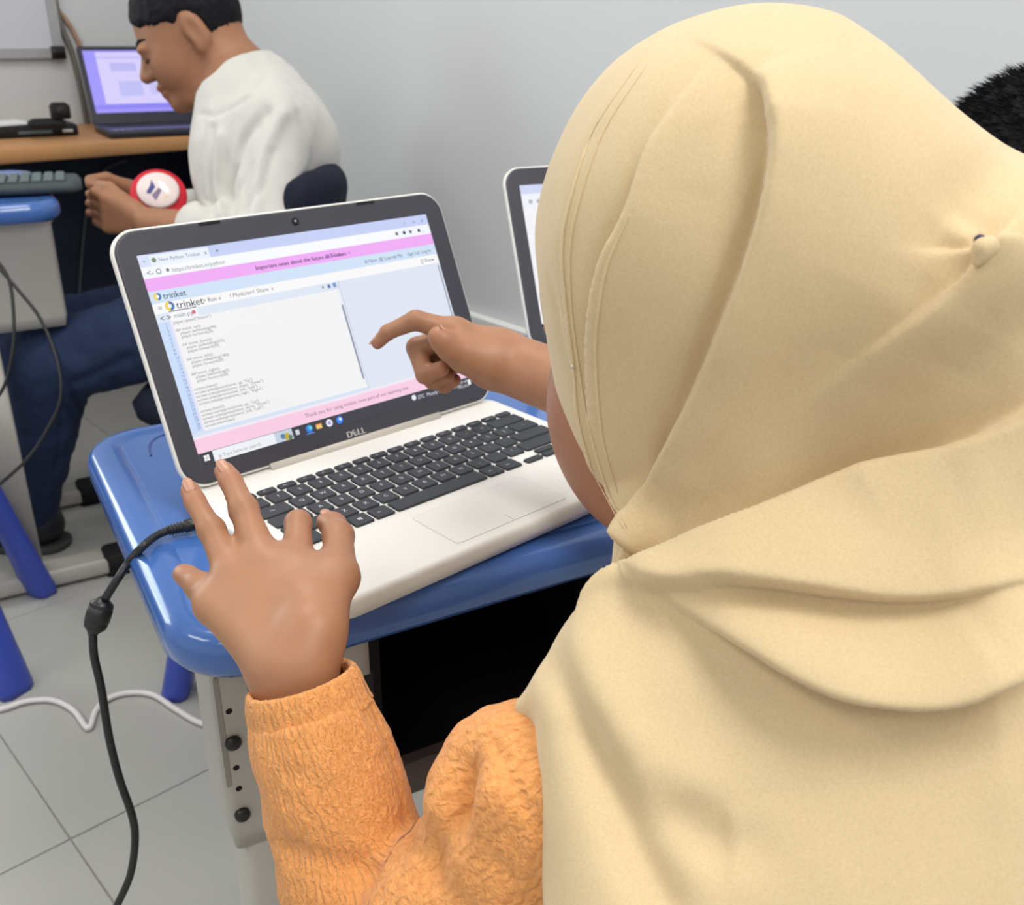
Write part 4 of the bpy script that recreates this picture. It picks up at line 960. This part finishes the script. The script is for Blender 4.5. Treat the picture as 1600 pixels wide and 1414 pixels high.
ELL = B(418, 372, 1.70); WRL = B(232, 348, 1.72); ELR = B(352, 350, 1.99); WRR = B(248, 310, 1.93)
q.chain([SHL, ELL, WRL], [.045, .036, .026], .02); q.chain([SHR, ELR, WRR], [.045, .036, .026], .02)
def grip_hand(q, wr, knuck, up, inw, sc=1.):
    d = unit(knuck - wr); up = unit(up - d * (up @ d)); inw = np.asarray(inw); pos = []
    for i in range(4):
        o = up * (.026 - .0175 * i) * sc; base = knuck + o; q.cap(wr + o * .55, base, .0165 * sc, .0115 * sc, .01)
        p1 = base + (d * .030 + inw * .012) * sc; p2 = p1 + (inw * .026 - d * .002) * sc; p3 = p2 + (inw * .008 - d * .020) * sc
        q.chain([base, p1, p2, p3], [.0105 * sc, .0090 * sc, .0080 * sc, .0070 * sc], .002, .006)
    tb = wr + (up * .024 + d * .028 + inw * .010) * sc; t1 = tb + (up * .014 + d * .030 + inw * .010) * sc; t2 = t1 + (d * .026 + inw * .012 - up * .004) * sc
    q.chain([wr + up * .012 * sc, tb, t1, t2], [.016 * sc, .0135 * sc, .0105 * sc, .0085 * sc], .004, .01)
grip_hand(q, B(212, 342, 1.73), B(168, 332, 1.745), np.array([0, 0, 1.]) + bf0 * .2, -bs0 * .9 + np.array([0, 0, .2]))
grip_hand(q, B(222, 312, 1.91), B(176, 308, 1.885), np.array([0, 0, 1.]), bs0 * .9)
HPL = B(420, 474, 1.77); HPR = B(412, 468, 1.95)
KNL = B(84, 566, 1.80); KNR = B(64, 528, 1.98); ANL = B(40, 800, 2.00); ANR = B(10, 735, 2.10)
q.chain([HPL, KNL, ANL], [.075, .055, .038], .03); q.chain([HPR, KNR, ANR], [.075, .055, .038], .03)
V, F = q.mesh(.0038); V = relax(V, F, 1, .35)
sp = [(bh(.098, 0, -.068), .022, rgb(150, 86, 78), .7), (bh(.08, .03, -.004), .016, rgb(104, 70, 56), .6), (bh(.05, .05, -.06), .035, rgb(160, 110, 80), .4), (bh(.06, .01, -.10), .03, rgb(136, 84, 72), .5), (C7, .06, rgb(124, 82, 58), .5)]
M_bskin = skin_mat('boy_skin', .5, .05)
V0, F0 = V, F
bbody = link('body', grid_mesh('body', V - np.array(boy.location), F, M_bskin, col=spots(V, BSK, sp)), boy)
# hair: close cap with a short textured surface
M_hair = mat('black_hair', rgb(17, 17, 23), .7, .2, noise=(80, .3), bump=(260, .6, .003))
def hair_cap(owner, bc, frame, cuts, rad=(.103, .082, .097), name='hair', h=.0036, rough=.0016):
    g = Body(); g.ell(bc(-.008, 0, .024), rad, frame, .02)
    for c, r in cuts: g.ell(c, r, frame, .008, -1)
    V, F = g.mesh(h); N = vnormals(V, F); V = V + N * (vnoise(V * 260) * rough + vnoise(V * 90) * rough)[:, None]
    return link(name, grid_mesh(name, V - np.array(owner.location), F, M_hair), owner)
hair_cap(boy, bh, AX, [(bh(.118, 0, -.030), (.075, .11, .092)), (bh(.046, .09, -.045), (.058, .06, .078)), (bh(.046, -.09, -.045), (.058, .06, .078)), (bh(-.02, 0, -.125), (.14, .12, .062)), (bh(.080, .072, .000), (.040, .034, .052)), (bh(.080, -.072, .000), (.040, .034, .052)), (bh(-.012, .10, -.022), (.030, .05, .052)), (bh(-.012, -.10, -.022), (.030, .05, .052))])
bvb = bvh_of(V0, F0)
def onface(s_, u_, off):
    h_ = bvb.ray_cast(Vector(bh(.2, s_, u_)), Vector(-BF)); return np.array(h_[0]) + BF * off if h_[0] is not None else bh(.09, s_, u_)
for sd in (-1, 1):
    m = MB(); pts = [onface(sd * (.013 + .036 * t), .013 + .007 * math.sin(t * 2.6), .0002) - np.array(boy.location) for t in np.linspace(0, 1, 9)]; m.tube(pts, [.0028, .0042, .0042, .003, .0014], 8); m.build('eyebrow', M_hair, boy)
    m = MB(); pts = [onface(sd * (.017 + .028 * t), -.0135 - .003 * math.sin(t * 3), .0004) - np.array(boy.location) for t in np.linspace(0, 1, 9)]; m.tube(pts, [.0010, .0017, .0017, .001], 6); m.build('eyelash', M_hair, boy)
# shirt
M_shirt = mat('white_shirt_cotton', rgb(200, 198, 193), .8, .2, noise=(14, .03), bump=(300, .12, .001), sheen=.2)
CN = unit(RC[0] * 78 + RC[1] * 106)
g = Body()
g.cap(B(392, 158), B(405, 250), .085, .105, .05); g.cap(B(405, 250), B(418, 440), .112, .118, .04)
g.cap(SHL, SHR, .060, .060, .05); g.cap(B(398, 180), B(400, 240), .090, .104, .06); g.ell(B(443, 230), (.092, .13, .105), None, .05)
g.cap(C7 + CN * .012, bh(-.020, 0, -.065), .070, .068, .02)                            # stand collar
g.cut_half(B(364, 131), CN, .004)
g.chain([SHL, ELL, ELL * .45 + WRL * .55], [.062, .057, .047], .03); g.chain([SHR, ELR, ELR * .5 + WRR * .5], [.060, .054, .042], .03)
V, F = g.mesh(.0042); N = vnormals(V, F)
V = V + N * (vnoise(V * np.array([26, 26, 14])) * .004 + vnoise(V * np.array([60, 60, 30])) * .0015)[:, None]
bv = bvh_of(V, F); dsp = np.zeros(len(V)); N = vnormals(V, F)
for cv_, amp, wid in [([(415, 175), (380, 220), (362, 290), (358, 335)], -.010, .011), ([(440, 180), (415, 235), (402, 300), (398, 340)], .010, .012), ([(330, 200), (328, 260), (330, 330)], -.007, .010), ([(390, 260), (370, 300), (365, 330)], -.005, .008), ([(470, 180), (490, 240), (470, 300)], -.007, .012), ([(345, 215), (340, 280), (345, 335)], .009, .009), ([(312, 178), (340, 178), (390, 150), (418, 112)], -.004, .007), ([(425, 240), (412, 290), (385, 330)], -.005, .008), ([(318, 190), (316, 250), (318, 320)], -.003, .005), ([(405, 200), (390, 245), (378, 300)], -.004, .007)]:
    dsp += pxfold(V, N, cv_, amp, wid, 'ridge', bvh=bv)
V = V + N * dsp[:, None]
shirt = link('shirt', grid_mesh('shirt', V - np.array(boy.location), F, M_shirt), boy)
# jeans
M_jean = mat('navy_denim', rgb(36, 48, 76), .8, .2, noise=(18, .22, 6), bump=(400, .2, .001))
g = Body(); g.cap(B(425, 470, 1.79), B(415, 465, 1.93), .10, .10, .04)
g.chain([HPL, KNL, ANL], [.092, .072, .056], .02); g.chain([HPR, KNR, ANR], [.092, .070, .054], .02)
V, F = g.mesh(.0046); N = vnormals(V, F); V = V + N * (vnoise(V * 30) * .004 + vnoise(V * 70) * .0015)[:, None]
bv = bvh_of(V, F); dsp = np.zeros(len(V))
for cv_, amp, wid in [([(82, 550), (96, 590), (98, 650), (88, 740)], -.006, .006), ([(110, 610), (128, 635), (140, 650)], -.008, .007), ([(104, 640), (122, 655), (138, 668)], -.007, .006), ([(200, 560), (150, 585), (112, 600)], -.006, .010)]:
    dsp += pxfold(V, N, cv_, amp, wid, 'ridge', bvh=bv)
V = V + N * dsp[:, None]
link('jeans', grid_mesh('jeans', V - np.array(boy.location), F, M_jean), boy)
# shoes
M_shoe = mat('black_shoe', rgb(26, 28, 34), .5, .4, noise=(30, .1)); M_sole = mat('shoe_sole', rgb(60, 60, 62), .7, noise=(30, .1))
for an in (ANL, ANR):
    g = Body(); h0 = np.array([an[0], an[1], 0]); g.cap(h0 - bf0 * .03 + [0, 0, .05], h0 + bf0 * .03 + [0, 0, .05], .042, .040, .02); g.cap(h0 + [0, 0, .042], h0 + bf0 * .15 + [0, 0, .034], .040, .032, .02); g.cut_half((0, 0, .012), (0, 0, 1), .002)
    V, F = g.mesh(.005); sh = link('shoe', grid_mesh('shoe', V - np.array(boy.location), F, M_shoe), boy)
    g = Body(); g.cap(h0 - bf0 * .035 + [0, 0, .012], h0 + bf0 * .155 + [0, 0, .012], .045, .036, .01); g.cut_half((0, 0, .001), (0, 0, 1), .001)
    g.p.append(('h', np.array([0, 0, .016]), np.array([0, 0, -1.]), 0, None, .002, -1))
    V, F = g.mesh(.004); link('sole', grid_mesh('sole', V - np.array(boy.location), F, M_sole), sh)
# red pouch with a round white badge, held in both hands
M_red = mat('red_cloth', rgb(200, 34, 52), .6, .3, noise=(40, .1)); M_badge = mat('white_badge', rgb(226, 210, 210), .6, noise=(30, .06))
pc = B(248, 305, 1.80); nrm = unit(unit(CAM - pc) * .8 + np.array([0, 0, .55])); px_ = unit(np.cross([0, 0, 1], nrm)); py_ = np.cross(nrm, px_)
pou = thing('pouch', 'red pouch with a round white badge held in the boy\'s hands', 'pouch', tuple(pc))
g = Body(); g.ell((0, 0, 0), (.050, .054, .014), (px_, py_, nrm), .01); g.cap(-nrm * .012 - px_ * .05 - py_ * .045, -nrm * .010 - py_ * .03, .012, .015, .02); g.cap(-nrm * .014 + px_ * .02 - py_ * .055, px_ * .01 - py_ * .03 - nrm * .012, .014, .012, .02); g.cap(-nrm * .012 - px_ * .092 - py_ * .030, -nrm * .01 - px_ * .04 - py_ * .03, .012, .016, .02)
V, F = g.mesh(.003, [-.14] * 3, [.14] * 3); link('pouch_body', grid_mesh('pouch_body', V, F, M_red), pou)
MP = Matrix(((px_[0], py_[0], nrm[0], nrm[0] * .017), (px_[1], py_[1], nrm[1], nrm[1] * .017), (px_[2], py_[2], nrm[2], nrm[2] * .017), (0, 0, 0, 1)))
m = MB(); m.lathe([(.036, -.004), (.037, 0), (.034, .003), (.0001, .0045)], seg=28); bd = m.build('badge', M_badge, pou, mw=MP)
for nm, col, pl in (('blue_patch', rgb(58, 62, 128), [(-.026, .018), (-.010, .022), (-.004, .004), (-.014, -.010), (-.028, -.004)]), ('white_patch', rgb(236, 234, 236), [(.000, .026), (.020, .020), (.028, .000), (.016, -.012), (.004, .000)]),
                    ('grey_patch', rgb(120, 108, 132), [(-.012, -.012), (.002, .002), (.006, -.004), (-.006, -.024)]), ('yellow_patch', rgb(226, 190, 90), [(.010, -.016), (.020, -.014), (.023, -.024), (.014, -.030), (.006, -.025)])):
    m = MB(); m.loops([[(x, y, z + .004 - .004 * (x * x + y * y) / .0013) for x, y in pl] for z in (-.001, .0012)], 0, False); m.build(nm, mat(nm, col, .6, noise=(50, .05)), bd)
# office chair under the boy
M_chair = mat('black_chair_fabric', rgb(26, 30, 46), .8, .2, noise=(60, .2)); M_cpl = mat('black_chair_plastic', rgb(24, 25, 30), .45, .4, noise=(20, .1))
sc = (HPL + HPR) / 2 + bf0 * .02
ch = thing('office_chair', 'black office chair with a curved backrest that the boy sits on', 'chair', (sc[0], sc[1], 0), math.atan2(bf0[1], bf0[0]))
sz = float(min(HPL[2], HPR[2])) - .10
m = MB(); m.slab(-.17, .20, -.21, .21, .07, [(.03, sz - .07), (.005, sz - .05), (0, sz - .025), (.02, sz - .002), (.05, sz)], seg=6); m.build('seat', M_chair, ch)
g = Body(); rows = []
for z in np.linspace(sz + .08, sz + .34, 16):
    for yy in np.linspace(-.12, .12, 7):
        rows.append((-.100 + .03 * (yy / .12) ** 2 - .05 * ((z - sz - .08) / .26), yy * (1 - .12 * ((z - sz - .08) / .26) ** 3), z))
rows = np.array(rows).reshape(16, 7, 3)
for i in range(16):
    for j in range(6): g.cap(rows[i, j], rows[i, j + 1], .019, .019, .03)
V, F = g.mesh(.007); link('backrest', grid_mesh('backrest', V, F, M_chair), ch)
m = MB(); m.tube([(-.05, 0, sz - .065), (-.17, 0, sz - .06), (-.195, 0, sz + .02), (-.195, 0, sz + .2)], .014, 10, samples=20); m.build('back_bar', M_cpl, ch)
m = MB(); m.tube([(0, 0, .10), (0, 0, sz - .06)], [.028, .025, .02, .02], 14, samples=6); m.build('gas_column', M_cpl, ch)
for i in range(5):
    a = math.radians(72 * i + 20); m = MB(); e = (.25 * math.cos(a), .25 * math.sin(a), .075); m.tube([(0, 0, .105), e], [.024, .015], 10, samples=4); m.build('base_arm', M_cpl, ch)
    m = MB(); m.lathe([(.0001, -.022), (.022, -.022), (.027, -.016), (.027, .016), (.022, .022), (.0001, .022)], seg=18, M=Matrix.Rotation(a, 4, 'Z') @ Matrix.Rotation(math.radians(90), 4, 'X'), c=(e[0], e[1], .0275)); m.build('caster', M_cpl, ch)

# ================================================================ classmate behind the headscarf
nb_h = at(1620, 318, .95); nbp = thing('person', 'classmate with short black hair, only the hair showing past the headscarf', 'person', (nb_h[0], nb_h[1] - .12, 0))
pn = math.radians(24); NF = np.array([0, math.cos(pn), -math.sin(pn)]); NU = np.array([0, math.sin(pn), math.cos(pn)]); NR = np.array([1., 0, 0])
def nh(f, r, u): return nb_h + NF * f + NR * r + NU * u
q = Body(); NX = (NF, NR, NU)
q.ell(nh(-.006, 0, .015), (.092, .072, .09), NX, .02); q.ell(nh(.034, 0, -.042), (.056, .058, .068), NX, .03); q.ell(nh(.066, 0, -.094), (.024, .026, .02), NX, .02)
q.cap(nh(.086, 0, -.005), nh(.104, 0, -.034), .008, .012, .012); q.ell(nh(.088, 0, -.066), (.011, .022, .010), NX, .008)
for sd in (-1, 1): q.ell(nh(-.014, sd * .072, -.010), (.018, .009, .030), NX, .006); q.ell(nh(.084, sd * .029, -.006), (.011, .015, .009), NX, .008)
nk = nh(-.05, 0, -.14); q.cap(nk, nh(-.03, 0, -.05), .05, .048, .03)
sh0, sh1 = nk + [-.15, .0, -.05], nk + [.15, .0, -.05]; q.cap(sh0, sh1, .05, .05, .04); q.cap(nk + [0, 0, -.06], nk + [0, -.06, -.42], .10, .11, .04)
for a_, sd in ((sh0, -1), (sh1, 1)):
    el = a_ + [sd * .02, .05, -.23]; wr_ = a_ + [-sd * .02, .24, -.20]; wr_[2] = ZK + .055; q.chain([a_, el, wr_], [.042, .034, .024], .02)
    for i in range(4): q.chain([wr_, wr_ + [(i - 1.5) * .016, .065, .004], wr_ + [(i - 1.5) * .019, .105, -.008], wr_ + [(i - 1.5) * .020, .125, -.024]], [.016, .010, .008, .006], .002, .006)
    q.chain([wr_, wr_ + [-sd * .028, .035, 0], wr_ + [-sd * .036, .065, -.010]], [.015, .011, .008], .003)
V, F = q.mesh(.0048); NV, NFc = V, F; link('body', grid_mesh('body', V - np.array(nbp.location), F, M_bskin, col=spots(V, BSK, [])), nbp)
hair_cap(nbp, nh, NX, [(nh(.112, 0, -.060), (.075, .11, .088)), (nh(.02, .09, -.09), (.055, .06, .075)), (nh(.02, -.09, -.09), (.055, .06, .075)), (nh(-.02, 0, -.13), (.14, .12, .062))], (.100, .082, .099), h=.003)
hs = MB(); rg = random.Random(3)
for i in range(5200):                                                       # short strands standing off the cap
    z = rg.uniform(.05, 1); a = rg.uniform(0, 6.283); r = math.sqrt(1 - z * z)
    n_ = NU * z + NF * r * math.cos(a) + NR * r * math.sin(a)
    p = nh(-.008, 0, .024) + NF * (.1 * (n_ @ NF)) + NR * (.082 * (n_ @ NR)) + NU * (.099 * (n_ @ NU))
    d = unit(n_ * .8 + NF * .5 + np.array([rg.uniform(-.4, .4), rg.uniform(-.4, .4), rg.uniform(-.2, .3)])); e = unit(np.cross(d, [.3, .7, .2])); f_ = np.cross(d, e); w_ = .0007; ln = rg.uniform(.008, .016); p = p - d * .002 - np.array(nbp.location)
    tp = p + d * ln + NF * ln * .25
    hs.add([p + e * w_, p - e * w_ * .5 + f_ * w_, p - e * w_ * .5 - f_ * w_, tp], [[0, 1, 3], [1, 2, 3], [2, 0, 3]])
o = hs.build('hair_strands', M_hair, nbp); o['kind'] = 'stuff'
M_tee = mat('dark_green_shirt', rgb(44, 60, 66), .8, .2, noise=(20, .08), bump=(300, .1, .001))
g = Body(); g.cap(sh0, sh1, .058, .058, .04); g.cap(nk + [0, 0, -.06], nk + [0, -.06, -.42], .115, .125, .04)
for a_, sd in ((sh0, -1), (sh1, 1)): g.cap(a_, a_ + [sd * .014, .035, -.16], .054, .050, .03)
g.ell(nk + [0, .01, .02], (.06, .06, .05), None, .01, -1)
V, F = g.mesh(.006); link('shirt', grid_mesh('shirt', V - np.array(nbp.location), F, M_tee), nbp)

# brows and lash lines of the girl and the classmate
def face_lines(owner, bvx, fr, fwd, up0):
    G_ = np.array(owner.location)
    def pt(s_, u_, off):
        h_ = bvx.ray_cast(Vector(fr(.2, s_, u_)), Vector(-fwd)); return (np.array(h_[0]) if h_[0] is not None else fr(.085, s_, u_)) + fwd * off - G_
    for sd in (-1, 1):
        m = MB(); m.tube([pt(sd * (.012 + .034 * t), up0 + .016 + .006 * math.sin(t * 2.6), .0002) for t in np.linspace(0, 1, 9)], [.0016, .0026, .0026, .0018, .0008], 8); m.build('eyebrow', M_hair, owner)
        m = MB(); m.tube([pt(sd * (.016 + .027 * t), up0 - .008 - .003 * math.sin(t * 3), .0004) for t in np.linspace(0, 1, 9)], [.0008, .0014, .0014, .0008], 6); m.build('eyelash', M_hair, owner)
face_lines(girl, bvh_of(GV, GF), hd, HF, .004)
face_lines(nbp, bvh_of(NV, NFc), nh, NF, .004)
